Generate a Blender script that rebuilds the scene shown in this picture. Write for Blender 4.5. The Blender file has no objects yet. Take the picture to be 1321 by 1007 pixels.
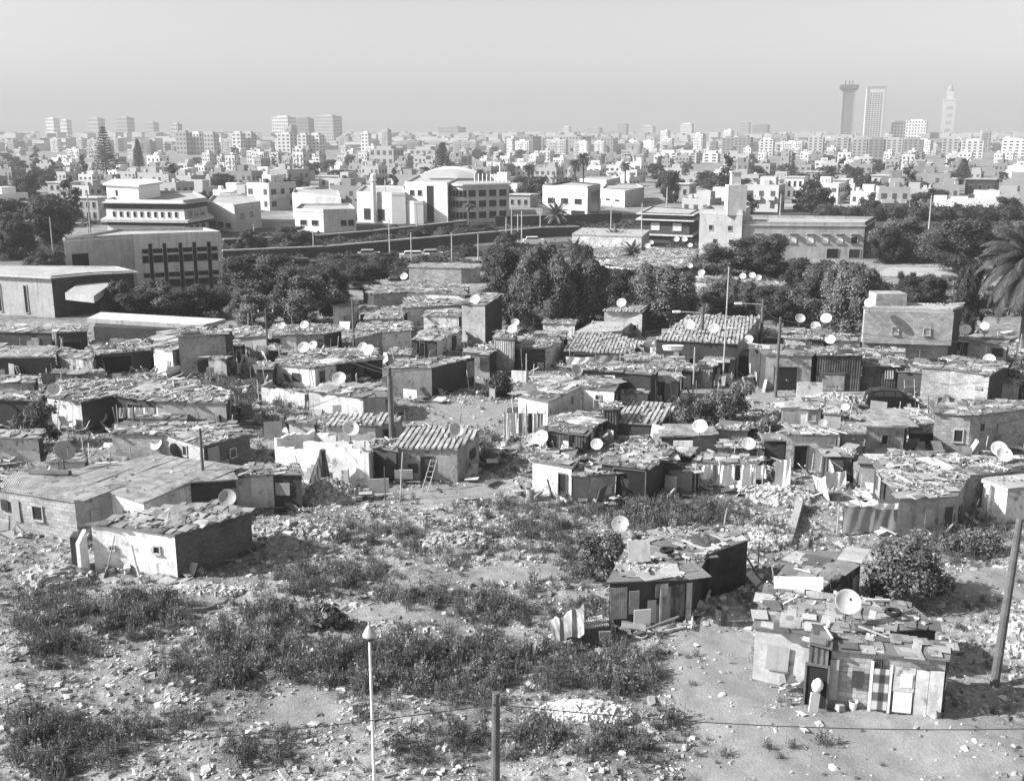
import bpy, math, random
import numpy as np
from mathutils import Vector, Matrix
R = math.radians
rng = np.random.default_rng(7)
random.seed(7)
sc = bpy.context.scene
COL = sc.collection
H = 21.5; F = 1370.0; PITCH = R(13.48); CX, CY = 660.5, 503.5
SP, CP = math.sin(PITCH), math.cos(PITCH)

# ---------- helpers that place things on the ground from what was surveyed in the photograph ----------
def ray(px, py):
    u = (px-CX)/F; v = (CY-py)/F
    return u, CP+v*SP, -SP+v*CP
def G(px, py, z=0.0):
    u, dy, dz = ray(px, py); t = (z-H)/dz
    return Vector((u*t, dy*t, z))
def ydist(py):
    return G(CX, py).y
def zat(py, D):
    _, dy, dz = ray(CX, py); return H+D*dz/dy
def xat(px, D, z=0.0):
    return (px-CX)/F*(D*CP+(H-z)*SP)
def hof(ytop, ybase):
    return zat(ytop, ydist(ybase))
def proj(P):
    d = np.asarray(P, float)-np.array([0, 0, H])
    zc = d[..., 1]*CP-d[..., 2]*SP; yc = d[..., 1]*SP+d[..., 2]*CP
    return CX+F*d[..., 0]/zc, CY-F*yc/zc

# ---------- materials ----------
MATS = {}
def nodes(name):
    m = bpy.data.materials.new(name); m.use_nodes = True
    nt = m.node_tree; b = nt.nodes['Principled BSDF']; MATS[name] = m
    return m, nt, b
def nn(nt, t, **kw):
    n = nt.nodes.new(t)
    for k, v in kw.items(): setattr(n, k, v)
    return n
def mul(nt, a, b, op='MULTIPLY'):
    n = nn(nt, 'ShaderNodeMath', operation=op)
    for i, x in enumerate((a, b)):
        if isinstance(x, (int, float)): n.inputs[i].default_value = x
        else: nt.links.new(x, n.inputs[i])
    return n.outputs[0]
def ramp(nt, x, a, b, lo, hi):
    n = nn(nt, 'ShaderNodeMapRange'); nt.links.new(x, n.inputs[0])
    for i, v in enumerate((a, b, lo, hi)): n.inputs[i+1].default_value = v
    return n.outputs[0]
def noise(nt, co, s, det=4, rough=.6):
    n = nn(nt, 'ShaderNodeTexNoise'); n.inputs['Scale'].default_value = s
    n.inputs['Detail'].default_value = det; n.inputs['Roughness'].default_value = rough
    nt.links.new(co, n.inputs['Vector']); return n.outputs[0]
def mat(name, base, kind='plaster', var=.25, scale=1.0, rough=.9, bump=.3, tone=False, rnd=0.0, metal=0, peel=0.0, dark=.12):
    m, nt, b = nodes(name); L = nt.links
    tc = nn(nt, 'ShaderNodeTexCoord'); geo = nn(nt, 'ShaderNodeNewGeometry')
    co = geo.outputs['Position'] if kind != 'leaf' else tc.outputs['Object']
    n1 = noise(nt, co, .55*scale, 5, .65); n2 = noise(nt, co, 5*scale, 4, .7)
    val = mul(nt, ramp(nt, n1, .3, .72, 1-var, 1+var*.5), ramp(nt, n2, .3, .7, 1-var*.5, 1+var*.35))
    h = n2
    if kind in ('block', 'brick'):
        br = nn(nt, 'ShaderNodeTexBrick'); L.new(tc.outputs['UV'], br.inputs['Vector'])
        br.inputs['Scale'].default_value = 1; br.inputs['Brick Width'].default_value = .42 if kind == 'block' else .26
        br.inputs['Row Height'].default_value = .21 if kind == 'block' else .12
        br.inputs['Mortar Size'].default_value = .018; br.inputs['Mortar Smooth'].default_value = .4
        br.inputs['Color1'].default_value = (.75, .75, .75, 1); br.inputs['Color2'].default_value = (1.15, 1.15, 1.15, 1)
        br.inputs['Mortar'].default_value = (.5, .5, .5, 1) if kind == 'brick' else (.62, .62, .62, 1)
        bw = nn(nt, 'ShaderNodeRGBToBW'); L.new(br.outputs['Color'], bw.inputs[0])
        val = mul(nt, val, bw.outputs[0]); h = mul(nt, bw.outputs[0], mul(nt, n2, .3), 'ADD')
    if kind in ('corr', 'plank'):
        w = nn(nt, 'ShaderNodeTexWave', wave_type='BANDS', bands_direction='X')
        w.inputs['Scale'].default_value = 3.2 if kind == 'corr' else 1.5
        w.inputs['Distortion'].default_value = .15 if kind == 'corr' else 1.2
        L.new(tc.outputs['UV'], w.inputs['Vector'])
        if kind == 'plank':
            v3 = nn(nt, 'ShaderNodeTexVoronoi', voronoi_dimensions='1D'); v3.inputs['Scale'].default_value = 4.5
            sx = nn(nt, 'ShaderNodeSeparateXYZ'); L.new(tc.outputs['UV'], sx.inputs[0]); L.new(sx.outputs[0], v3.inputs['W'])
            bw = nn(nt, 'ShaderNodeRGBToBW'); L.new(v3.outputs['Color'], bw.inputs[0])
            val = mul(nt, val, ramp(nt, bw.outputs[0], .1, .9, .55, 1.35))
        h = w.outputs[1]
        n3 = noise(nt, co, 1.7*scale, 3); val = mul(nt, val, ramp(nt, n3, .45, .62, 1.0, .6))
    if peel:
        v = nn(nt, 'ShaderNodeTexVoronoi'); v.inputs['Scale'].default_value = 1.1; 
        mx = nn(nt, 'ShaderNodeVectorMath', operation='ADD'); L.new(co, mx.inputs[0])
        nz = nn(nt, 'ShaderNodeTexNoise'); nz.inputs['Scale'].default_value = 1.1; nz.inputs['Detail'].default_value = 5; L.new(co, nz.inputs['Vector']); sc2 = nn(nt, 'ShaderNodeVectorMath', operation='SCALE'); sc2.inputs['Scale'].default_value = 2.6; L.new(nz.outputs['Color'], sc2.inputs[0]); L.new(sc2.outputs[0], mx.inputs[1])
        L.new(mx.outputs[0], v.inputs['Vector'])
        val = mul(nt, val, ramp(nt, v.outputs['Distance'], peel, peel+.14, .5, 1.0))
        # drips of dirt run down from the top of the wall
        mp = nn(nt, 'ShaderNodeMapping'); mp.inputs['Scale'].default_value = (2.6, 2.6, .25); L.new(co, mp.inputs[0])
        n4 = noise(nt, mp.outputs[0], 1.0, 4); val = mul(nt, val, ramp(nt, n4, .52, .75, 1.0, .62))
    if tone:
        at = nn(nt, 'ShaderNodeAttribute'); at.attribute_name = 'tone'; val = mul(nt, val, at.outputs['Fac'])
    if rnd:
        oi = nn(nt, 'ShaderNodeObjectInfo'); val = mul(nt, val, ramp(nt, oi.outputs['Random'], 0, 1, 1-rnd, 1+rnd*.4))
    val = mul(nt, val, base)
    cb = nn(nt, 'ShaderNodeCombineColor')
    for i in range(3): L.new(val, cb.inputs[i])
    L.new(cb.outputs[0], b.inputs['Base Color'])
    b.inputs['Roughness'].default_value = rough; b.inputs['Metallic'].default_value = metal
    b.inputs['Specular IOR Level'].default_value = .25
    if bump:
        bp = nn(nt, 'ShaderNodeBump'); bp.inputs['Strength'].default_value = bump
        bp.inputs['Distance'].default_value = .06 if kind in ('corr', 'plank') else .03
        L.new(h, bp.inputs['Height']); L.new(bp.outputs[0], b.inputs['Normal'])
    return m
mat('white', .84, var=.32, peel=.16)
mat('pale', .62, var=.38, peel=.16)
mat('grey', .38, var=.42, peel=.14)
mat('dim', .065, var=.4)  # near-black wall tone, mostly shade put into the colour of unlit walls
mat('blk', .42, 'block', var=.4, bump=.6)
mat('brick', .15, 'brick', var=.3, bump=.6)
mat('corr', .4, 'corr', var=.35, rough=.6, bump=.8)
mat('corrdark', .07, 'corr', var=.4, rough=.7, bump=.8)  # shaded copy of corr: shade put into the colour; also dark sheets
mat('plank', .11, 'plank', var=.4, bump=.6)
mat('plankpale', .42, 'plank', var=.35, bump=.6)
mat('roofing', .4, var=.3, scale=1.6, tone=True, rough=.75, bump=.5)
mat('junk', .5, var=.3, scale=2, tone=True, bump=.3)
mat('sheetpale', .66, var=.35, scale=1.5, rough=.6, peel=.15, bump=.8)
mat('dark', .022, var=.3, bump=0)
mat('glass', .035, var=.1, rough=.15, bump=0)
mat('wood', .14, 'plaster', var=.4, scale=3, bump=.3)
mat('woodpale', .42, 'plaster', var=.3, scale=3, bump=.3)
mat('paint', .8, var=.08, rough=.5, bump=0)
mat('metal', .45, var=.2, rough=.45, bump=0)
mat('metaldark', .06, var=.2, rough=.5, bump=0)
mat('dishwhite', .66, var=.12, rough=.55, bump=0, rnd=.5)
mat('dishdark', .12, var=.2, rough=.6, bump=0)
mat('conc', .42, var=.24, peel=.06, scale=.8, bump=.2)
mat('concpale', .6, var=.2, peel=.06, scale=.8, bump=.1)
mat('clothwhite', .8, var=.12, scale=2, bump=.1)
mat('clothgrey', .33, var=.2, scale=2, bump=.1)
mat('clothdark', .08, var=.3, scale=2, bump=.1)
mat('tarp', .3, var=.3, scale=1.2, bump=.3)
mat('carpaint', .012, var=.02, rough=.22, bump=0)
mat('rubber', .02, var=.2, bump=0)
mat('skin', .2, var=.05, bump=0)
mat('townwall', .62, var=.12, scale=.15, bump=0, rnd=.55)
mat('towngrey', .33, var=.15, scale=.15, bump=0, rnd=.4)
mat('townroof', .45, var=.25, scale=.3, bump=0, rnd=.3)
mat('towndark', .09, var=.2, scale=.2, bump=0)
mat('stone', .45, var=.25, scale=2, tone=True, bump=.2)
mat('weed', .10, 'leaf', var=.2, tone=True, bump=0)
def leafmat(name, base):
    m, nt, b = nodes(name); L = nt.links
    at = nn(nt, 'ShaderNodeAttribute'); at.attribute_name = 'tone'
    oi = nn(nt, 'ShaderNodeObjectInfo')
    val = mul(nt, mul(nt, at.outputs['Fac'], ramp(nt, oi.outputs['Random'], 0, 1, .75, 1.2)), base)
    cb = nn(nt, 'ShaderNodeCombineColor')
    for i in range(3): L.new(val, cb.inputs[i])
    b.inputs['Roughness'].default_value = .65; b.inputs['Specular IOR Level'].default_value = .3
    L.new(cb.outputs[0], b.inputs['Base Color'])
    tr = nn(nt, 'ShaderNodeBsdfTranslucent'); L.new(cb.outputs[0], tr.inputs[0])
    ms = nn(nt, 'ShaderNodeMixShader'); ms.inputs[0].default_value = .25
    L.new(b.outputs[0], ms.inputs[1]); L.new(tr.outputs[0], ms.inputs[2])
    L.new(ms.outputs[0], nt.nodes['Material Output'].inputs[0])
leafmat('leaf', .075); leafmat('leafpale', .165); leafmat('weed', .2)
mat('bark', .12, var=.4, scale=2, bump=.4)

# plaid curtain
def plaid():
    m, nt, b = nodes('plaid'); L = nt.links
    tc = nn(nt, 'ShaderNodeTexCoord'); sx = nn(nt, 'ShaderNodeSeparateXYZ'); L.new(tc.outputs['UV'], sx.inputs[0])
    out = None
    for i, s in ((0, 15.0), (1, 8.5)):
        w = mul(nt, mul(nt, sx.outputs[i], s), 0, 'ADD'); w = mul(nt, w, 0, 'SINE')
        w = ramp(nt, w, -.3, .3, .22, 1.0); out = w if out is None else mul(nt, out, w)
    v = mul(nt, out, .55); cb = nn(nt, 'ShaderNodeCombineColor')
    for i in range(3): L.new(v, cb.inputs[i])
    L.new(cb.outputs[0], b.inputs['Base Color']); b.inputs['Roughness'].default_value = .9
plaid()

# ---------- mesh building ----------
class MB:
    def __init__(s): s.c = []; s.n = 0; s.slots = []
    def mi(s, m):
        if m not in s.slots: s.slots.append(m)
        return s.slots.index(m)
    def add(s, V, Fc, m, tone=1.0, uv=None):
        V = np.asarray(V, float).reshape(-1, 3); Fc = np.asarray(Fc, int)
        if not len(Fc): return
        t = np.broadcast_to(np.asarray(tone, float), (len(Fc),))
        if uv is None:
            uv = np.zeros((len(Fc), Fc.shape[1], 2)); P = V[Fc]
            e = P[:, 1]-P[:, 0]; horiz = np.abs(e[:, 2]) < 1e-3*np.maximum(1e-6, np.linalg.norm(e, axis=1))+.02
            uv[..., 0] = P[..., 0]+P[..., 1]*.6; uv[..., 1] = P[..., 2]+P[..., 1]*.3
        s.c.append((V, Fc+s.n, s.mi(m), t, np.asarray(uv))); s.n += len(V)
    def quadwall(s, a, b, z0a, z0b, z1a, z1b, m, tone=1.0):
        a = np.array(a[:2], float); b = np.array(b[:2], float); L = np.linalg.norm(b-a)
        V = [(*a, z0a), (*b, z0b), (*b, z1b), (*a, z1a)]
        s.add(V, [(0, 1, 2, 3)], m, tone, [[(0, z0a), (L, z0b), (L, z1b), (0, z1a)]])
    def box(s, c, size, m, rz=0, tone=1.0, rx=0, ry=0, taper=1.0):
        M = Matrix.Translation(Vector(c)) @ Matrix.Rotation(rz, 4, 'Z') @ Matrix.Rotation(ry, 4, 'Y') @ Matrix.Rotation(rx, 4, 'X')
        x, y, z = [q/2 for q in size]; V = []
        for dz, k in ((-z, 1), (z, taper)):
            for dx, dy in ((-x, -y), (x, -y), (x, y), (-x, y)): V.append(tuple(M @ Vector((dx*k, dy*k, dz))))
        fs = [(0, 1, 5, 4), (1, 2, 6, 5), (2, 3, 7, 6), (3, 0, 4, 7), (4, 5, 6, 7), (3, 2, 1, 0)]
        X, Y, Z = size; dims = [(X, Z), (Y, Z), (X, Z), (Y, Z), (X, Y), (X, Y)]
        s.add(V, fs, m, tone, [[(0, 0), (a, 0), (a, b), (0, b)] for a, b in dims])
    def prism(s, poly, z0, z1, m, mtop=None, tone=1.0):
        n = len(poly); z1 = z1 if hasattr(z1, '__len__') else [z1]*n; z0 = z0 if hasattr(z0, '__len__') else [z0]*n
        for i in range(n):
            j = (i+1) % n; s.quadwall(poly[i], poly[j], z0[i], z0[j], z1[i], z1[j], m, tone)
        for zz, mm, rev in ((z1, mtop or m, 0), (z0, m, 1)):
            from mathutils.geometry import tessellate_polygon
            V = [(p[0], p[1], zz[i]) for i, p in enumerate(poly)]
            T = tessellate_polygon([[Vector((p[0], p[1], 0)) for p in poly]])
            T2 = []
            for t in T:
                a, b_, c = [Vector((poly[k][0], poly[k][1], 0)) for k in t]
                up = (b_-a).cross(c-a).z > 0
                T2.append(tuple(t) if up != bool(rev) else tuple(reversed(t)))
            s.add(V, T2, mm, tone)
    def tube(s, pts, rad, m, n=8, tone=1.0, cap=True):
        pts = [Vector(p) for p in pts]; rad = rad if hasattr(rad, '__len__') else [rad]*len(pts)
        V = []; 
        for i, p in enumerate(pts):
            d = (pts[min(i+1, len(pts)-1)]-pts[max(i-1, 0)]).normalized()
            a = d.cross(Vector((0, 0, 1)) if abs(d.z) < .9 else Vector((1, 0, 0))).normalized(); b = d.cross(a)
            for k in range(n):
                t = 2*math.pi*k/n; V.append(tuple(p+(a*math.cos(t)+b*math.sin(t))*rad[i]))
        fs = [(i*n+k, i*n+(k+1) % n, (i+1)*n+(k+1) % n, (i+1)*n+k) for i in range(len(pts)-1) for k in range(n)]
        s.add(V, fs, m, tone)
        if cap:
            for b0 in (0, (len(pts)-1)*n): s.add([V[b0+k] for k in range(n)], [tuple(range(n))], m, tone)
    def lathe(s, prof, c, m, n=16, M=None, tone=1.0):
        V = []
        for r, z in prof:
            for k in range(n):
                t = 2*math.pi*k/n; v = Vector((r*math.cos(t), r*math.sin(t), z))
                if M is not None: v = M @ v
                V.append(tuple(v+Vector(c)))
        fs = [(i*n+k, i*n+(k+1) % n, (i+1)*n+(k+1) % n, (i+1)*n+k) for i in range(len(prof)-1) for k in range(n)]
        s.add(V, fs, m, tone)
    def build(s, name, parent=None, loc=(0, 0, 0), smooth=False, link=True):
        me = bpy.data.meshes.new(name); lift = np.asarray(loc, float)
        if parent is not None:
            q = parent; lift = np.zeros(3)
            while q is not None: lift = lift+np.asarray(q.location); q = q.parent
            loc = (0, 0, 0)
        if s.c:
            V = np.concatenate([c[0] for c in s.c])
            li = np.concatenate([c[1].ravel() for c in s.c])
            sizes = np.concatenate([np.full(len(c[1]), c[1].shape[1]) for c in s.c])
            mi = np.concatenate([np.full(len(c[1]), c[2]) for c in s.c])
            tn = np.concatenate([c[3] for c in s.c]); uv = np.concatenate([c[4].reshape(-1, 2) for c in s.c])
            V = V-lift
            me.vertices.add(len(V)); me.vertices.foreach_set('co', V.ravel())
            me.loops.add(len(li)); me.loops.foreach_set('vertex_index', li)
            me.polygons.add(len(sizes)); st = np.concatenate([[0], np.cumsum(sizes)[:-1]])
            me.polygons.foreach_set('loop_start', st); me.polygons.foreach_set('loop_total', sizes)
            me.polygons.foreach_set('material_index', mi)
            me.update(calc_edges=True)
            u = me.uv_layers.new(name='UVMap'); u.data.foreach_set('uv', uv.ravel())
            a = me.attributes.new('tone', 'FLOAT', 'FACE'); a.data.foreach_set('value', tn)
            me.polygons.foreach_set('use_smooth', np.full(len(sizes), bool(smooth)))
        for m in s.slots: me.materials.append(MATS[m])
        o = bpy.data.objects.new(name, me); COL.objects.link(o); o.location = loc
        if parent is not None: o.parent = parent
        return o
def tag(o, label=None, cat=None, group=None, kind=None):
    if label: o['label'] = label
    if cat: o['category'] = cat
    if group: o['group'] = group
    if kind: o['kind'] = kind
    return o
def thing(name, label, cat, loc=(0, 0, 0), group=None, rz=0):
    o = bpy.data.objects.new(name, None); COL.objects.link(o); o.location = loc; o.rotation_euler.z = rz
    o.empty_display_size = .2
    return tag(o, label, cat, group)
def copy_tree(o, loc=None, rz=None, scale=None, label=None, parent=None):
    c = o.copy(); COL.objects.link(c)
    if parent is not None: c.parent = parent
    if loc is not None: c.location = loc
    if rz is not None: c.rotation_euler = (0, 0, rz)
    if scale is not None: c.scale = scale
    if label: c['label'] = label
    for ch in list(o.children): copy_tree(ch, parent=c)
    return c

def bulk(mb, base, faces, pos, scale, rot, m, tone, tilt=None):
    """many small copies of one template merged: pos (n,3) scale (n,3) rot (n,) tone (n,)"""
    n = len(pos)
    if n == 0: return
    B = np.asarray(base, float); k = len(B)
    V = B[None]*scale[:, None, :]
    if tilt is not None:
        ct, st = np.cos(tilt)[:, None], np.sin(tilt)[:, None]
        x, z = V[..., 0]*ct+V[..., 2]*st, -V[..., 0]*st+V[..., 2]*ct
        V = np.stack([x, V[..., 1], z], -1)
    c, s_ = np.cos(rot)[:, None], np.sin(rot)[:, None]
    V = np.stack([V[..., 0]*c-V[..., 1]*s_, V[..., 0]*s_+V[..., 1]*c, V[..., 2]], -1)+pos[:, None, :]
    Fc = (np.asarray(faces)[None]+np.arange(n)[:, None, None]*k).reshape(-1, len(faces[0]))
    mb.add(V.reshape(-1, 3), Fc, m, np.repeat(tone, len(faces)))
CUBE = [(-.5, -.5, -.5), (.5, -.5, -.5), (.5, .5, -.5), (-.5, .5, -.5), (-.5, -.5, .5), (.5, -.5, .5), (.5, .5, .5), (-.5, .5, .5)]
CUBEF = [(0, 1, 5, 4), (1, 2, 6, 5), (2, 3, 7, 6), (3, 0, 4, 7), (4, 5, 6, 7)]
def rocks():
    out = []
    for k in range(5):
        r = np.array(CUBE)+rng.uniform(-.22, .22, (8, 3)); r[4:, :2] *= rng.uniform(.5, .9); out.append(r)
    return out
ROCKS = rocks()
def stones(mb, P, smin, smax, m='junk', flat=.6, lo=.3, hi=1.4, power=2.5):
    n = len(P)
    if n == 0: return
    for k in range(5):
        i = np.arange(k, n, 5); c = len(i)
        if c == 0: continue
        s = smin+(smax-smin)*rng.random(c)**power
        S = np.stack([s*rng.uniform(.7, 1.5, c), s*rng.uniform(.6, 1.1, c), s*flat*rng.uniform(.5, 1.2, c)], -1)
        bulk(mb, ROCKS[k], CUBEF, P[i]+np.stack([0*s, 0*s, S[:, 2]*.3], -1), S, rng.uniform(0, 6.28, c), m, rng.uniform(lo, hi, c), rng.normal(0, .3, c))
def inpoly(poly, X, Y):
    ins = np.zeros(len(X), bool); n = len(poly)
    for i in range(n):
        x1, y1 = poly[i][:2]; x2, y2 = poly[(i+1) % n][:2]
        if y1 == y2: continue
        c = ((Y > y1) != (Y > y2)) & (X < (x2-x1)*(Y-y1)/(y2-y1)+x1); ins ^= c
    return ins
def area(poly):
    return abs(sum(poly[i][0]*poly[(i+1) % len(poly)][1]-poly[(i+1) % len(poly)][0]*poly[i][1] for i in range(len(poly))))/2
# ---------- shanty buildings ----------
def zplane(P):
    A = np.array([[1, p[0], p[1]] for p in P]); z = np.array([p[2] for p in P])
    c = np.linalg.lstsq(A, z, rcond=None)[0]
    return lambda x, y: c[0]+c[1]*x+c[2]*y
def grow(poly, d):
    n = len(poly); c = sum((Vector(p[:2]) for p in poly), Vector((0, 0)))/n; out = []
    for i in range(n):
        a, b, e = Vector(poly[i-1][:2]), Vector(poly[i][:2]), Vector(poly[(i+1) % n][:2])
        n1 = Vector(((b-a).y, -(b-a).x)).normalized(); n2 = Vector(((e-b).y, -(e-b).x)).normalized()
        k = (n1+n2); q = max(.35, k.dot(n1)); out.append(b+k*(d/q))
    return out
def make_roof(root, poly, zs, style, dens=1.0):
    P3 = [(p[0], p[1], z) for p, z in zip(poly, zs)]; zf = zplane(P3)
    out = grow(poly, .08)
    th = {'slab': .22, 'flat': .1}.get(style, .07); mb = MB()
    base = {'slab': 'conc', 'patch': 'roofing', 'flat': 'corr', 'ridge': 'roofing', 'paleslab': 'concpale'}[style]
    mb.prism(out, [zf(*p) for p in out], [zf(*p)+th for p in out], base, tone=.45 if base == 'roofing' else 1)
    e = Vector((poly[1][0]-poly[0][0], poly[1][1]-poly[0][1])); ang = math.atan2(e.y, e.x)
    ca, sa = math.cos(ang), math.sin(ang)
    L = np.array([[p[0]*ca+p[1]*sa, -p[0]*sa+p[1]*ca] for p in out]); u0, v0 = L.min(0); u1, v1 = L.max(0)
    gx = zf(1, 0)-zf(0, 0); gy = zf(0, 1)-zf(0, 0)
    if style in ('patch', 'ridge', 'flat'):
        big = random.random() < .4
        w = {'patch': .95 if big else .5, 'ridge': .36, 'flat': .95}[style]; l = {'patch': 1.9 if big else .85, 'ridge': 1.1, 'flat': 3}[style]
        U, W = np.meshgrid(np.arange(u0+w/2, u1+w/2, w), np.arange(v0+l/2, v1+l/2, l)); U = U.ravel(); W = W.ravel()
        if style == 'patch':
            U = U+rng.normal(0, .16, len(U)); W = W+rng.normal(0, .25, len(W))
            U = np.concatenate([U, rng.uniform(u0, u1, len(U)//2)]); W = np.concatenate([W, rng.uniform(v0, v1, len(U)-len(W))])
        X = U*ca-W*sa; Y = U*sa+W*ca; ok = inpoly(grow(out, -.1 if style != 'flat' else -.25), X, Y)
        if style != 'flat': ok &= rng.random(len(X)) < .93
        X, Y = X[ok], Y[ok]; n = len(X)
        if n:
            j = {'patch': .15, 'ridge': .04, 'flat': .02}[style]
            rot = ang+rng.normal(0, j, n); Z = zf(X, Y)+th+rng.uniform(.01, .08 if style == 'patch' else .05, n)
            S = np.stack([w*rng.uniform(.5, 1.5, n), l*rng.uniform(.3, 1.2, n), np.full(n, .03)], -1)
            if style == 'ridge': S = np.stack([w*.62+0*X, l*rng.uniform(.9, 1.12, n), .16*rng.uniform(.7, 1.2, n)], -1)
            if style == 'flat': S = np.stack([w*.98+0*X, 0*X+l*.98, .03+0*X], -1)
            B = np.array(CUBE)
            V = B[None]*S[:, None, :]; c, s_ = np.cos(rot)[:, None], np.sin(rot)[:, None]
            VX = V[..., 0]*c-V[..., 1]*s_; VY = V[..., 0]*s_+V[..., 1]*c
            tx = rng.normal(0, .03 if style == 'patch' else .01, (n, 1)); ty = rng.normal(0, .03 if style == 'patch' else .01, (n, 1))
            VZ = V[..., 2]+VX*(gx+tx)+VY*(gy+ty)+Z[:, None]
            V = np.stack([VX+X[:, None], VY+Y[:, None], VZ], -1)
            Fc = (np.array(CUBEF)[None]+np.arange(n)[:, None, None]*8).reshape(-1, 4)
            t = rng.choice([.3, .5, .7, .9, 1.1, 1.4], n, p=[.14, .2, .28, .22, .11, .05])*rng.uniform(.85, 1.15, n)
            if style != 'patch': t = rng.uniform(.75, 1.25, n)
            mb.add(V.reshape(-1, 3), Fc, 'corr' if style == 'flat' else 'roofing', np.repeat(t, 5))
    roof = mb.build('roof', root)
    if style == 'patch' and area(poly) > 7:
        for _ in range(random.choice([0, 1, 1, 2])):      # a sheet of plastic or felt thrown over a part of the roof
            i_ = random.randrange(len(poly)); cc_ = sum((Vector(p[:2]) for p in poly), Vector((0, 0)))/len(poly); q_ = cc_.lerp(Vector(poly[i_][:2]), random.uniform(.2, .6)); tw_, tl_, ta = random.uniform(.5, 1.1), random.uniform(.6, 1.4), ang+random.uniform(-.4, .4); tb = MB(); gv = []
            for jj in range(7):
                for ii_ in range(7):
                    a_, b_ = (ii_/6-.5)*2*tw_, (jj/6-.5)*2*tl_; xx_ = q_.x+a_*math.cos(ta)-b_*math.sin(ta); yy_ = q_.y+a_*math.sin(ta)+b_*math.cos(ta); gv.append((xx_, yy_, zf(xx_, yy_)+th+.17+random.uniform(-.03, .04)-.1*(ii_ in (0, 6) or jj in (0, 6))))
            if all(inpoly(out, np.array([v[0]]), np.array([v[1]]))[0] for v in (gv[0], gv[6], gv[42], gv[48])):
                tb.add(gv, [(jj*7+ii_, jj*7+ii_+1, jj*7+ii_+8, jj*7+ii_+7) for jj in range(6) for ii_ in range(6)], random.choice(['tarp', 'clothdark', 'clothgrey', 'pale', 'corrdark'])); tb.build('roof_tarp', root)
    dens = dens*random.choice([.25, .5, .8, 1.0, 1.2])
    if dens > 0:
        n = int(area(poly)*22*min(dens, 1.5)); X = rng.uniform(min(p[0] for p in out), max(p[0] for p in out), n*2); Y = rng.uniform(min(p[1] for p in out), max(p[1] for p in out), n*2)
        ok = inpoly(out, X, Y); X, Y = X[ok], Y[ok]; k = MB()
        cl = np.sin(X*1.7+Y*.9)+np.sin(X*.6-Y*2.1)+rng.normal(0, .6, len(X)); q = cl > .0; X, Y = X[q], Y[q]
        Z = zf(X, Y)+th+.06; stones(k, np.stack([X, Y, Z], -1), .04, .2, 'junk', .5, .15, 1.3)
        m = max(1, len(X)//26); X2, Y2 = X[:m], Y[:m]
        bulk(k, CUBE, CUBEF, np.stack([X2, Y2, zf(X2, Y2)+th+.15], -1), np.stack([rng.uniform(.4, 1.4, m), rng.uniform(.05, .16, m), rng.uniform(.03, .08, m)], -1), rng.uniform(0, 3.1, m), 'junk', rng.uniform(.2, 1.4, m), rng.normal(0, .12, m))
        if k.c: tag(k.build('roof_rubble', root), kind='stuff')
    return roof
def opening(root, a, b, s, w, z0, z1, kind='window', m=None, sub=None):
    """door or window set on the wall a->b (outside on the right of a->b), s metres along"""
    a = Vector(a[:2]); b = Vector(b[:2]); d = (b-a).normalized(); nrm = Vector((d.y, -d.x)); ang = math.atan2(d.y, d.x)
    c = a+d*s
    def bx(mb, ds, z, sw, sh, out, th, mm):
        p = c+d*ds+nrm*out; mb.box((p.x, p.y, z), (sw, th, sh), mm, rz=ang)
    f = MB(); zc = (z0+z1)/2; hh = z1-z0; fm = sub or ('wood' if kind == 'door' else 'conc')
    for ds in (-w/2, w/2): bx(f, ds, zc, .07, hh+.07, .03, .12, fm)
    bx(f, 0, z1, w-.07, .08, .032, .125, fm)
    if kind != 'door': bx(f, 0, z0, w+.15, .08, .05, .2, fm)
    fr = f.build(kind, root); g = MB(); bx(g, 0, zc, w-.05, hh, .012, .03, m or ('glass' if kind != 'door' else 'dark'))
    g.build('leaf_or_shade' if kind == 'door' else 'pane', fr); return fr  # default dark panel puts an open doorway's inner shade into colour
NS = [0]; SHK = []
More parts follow.
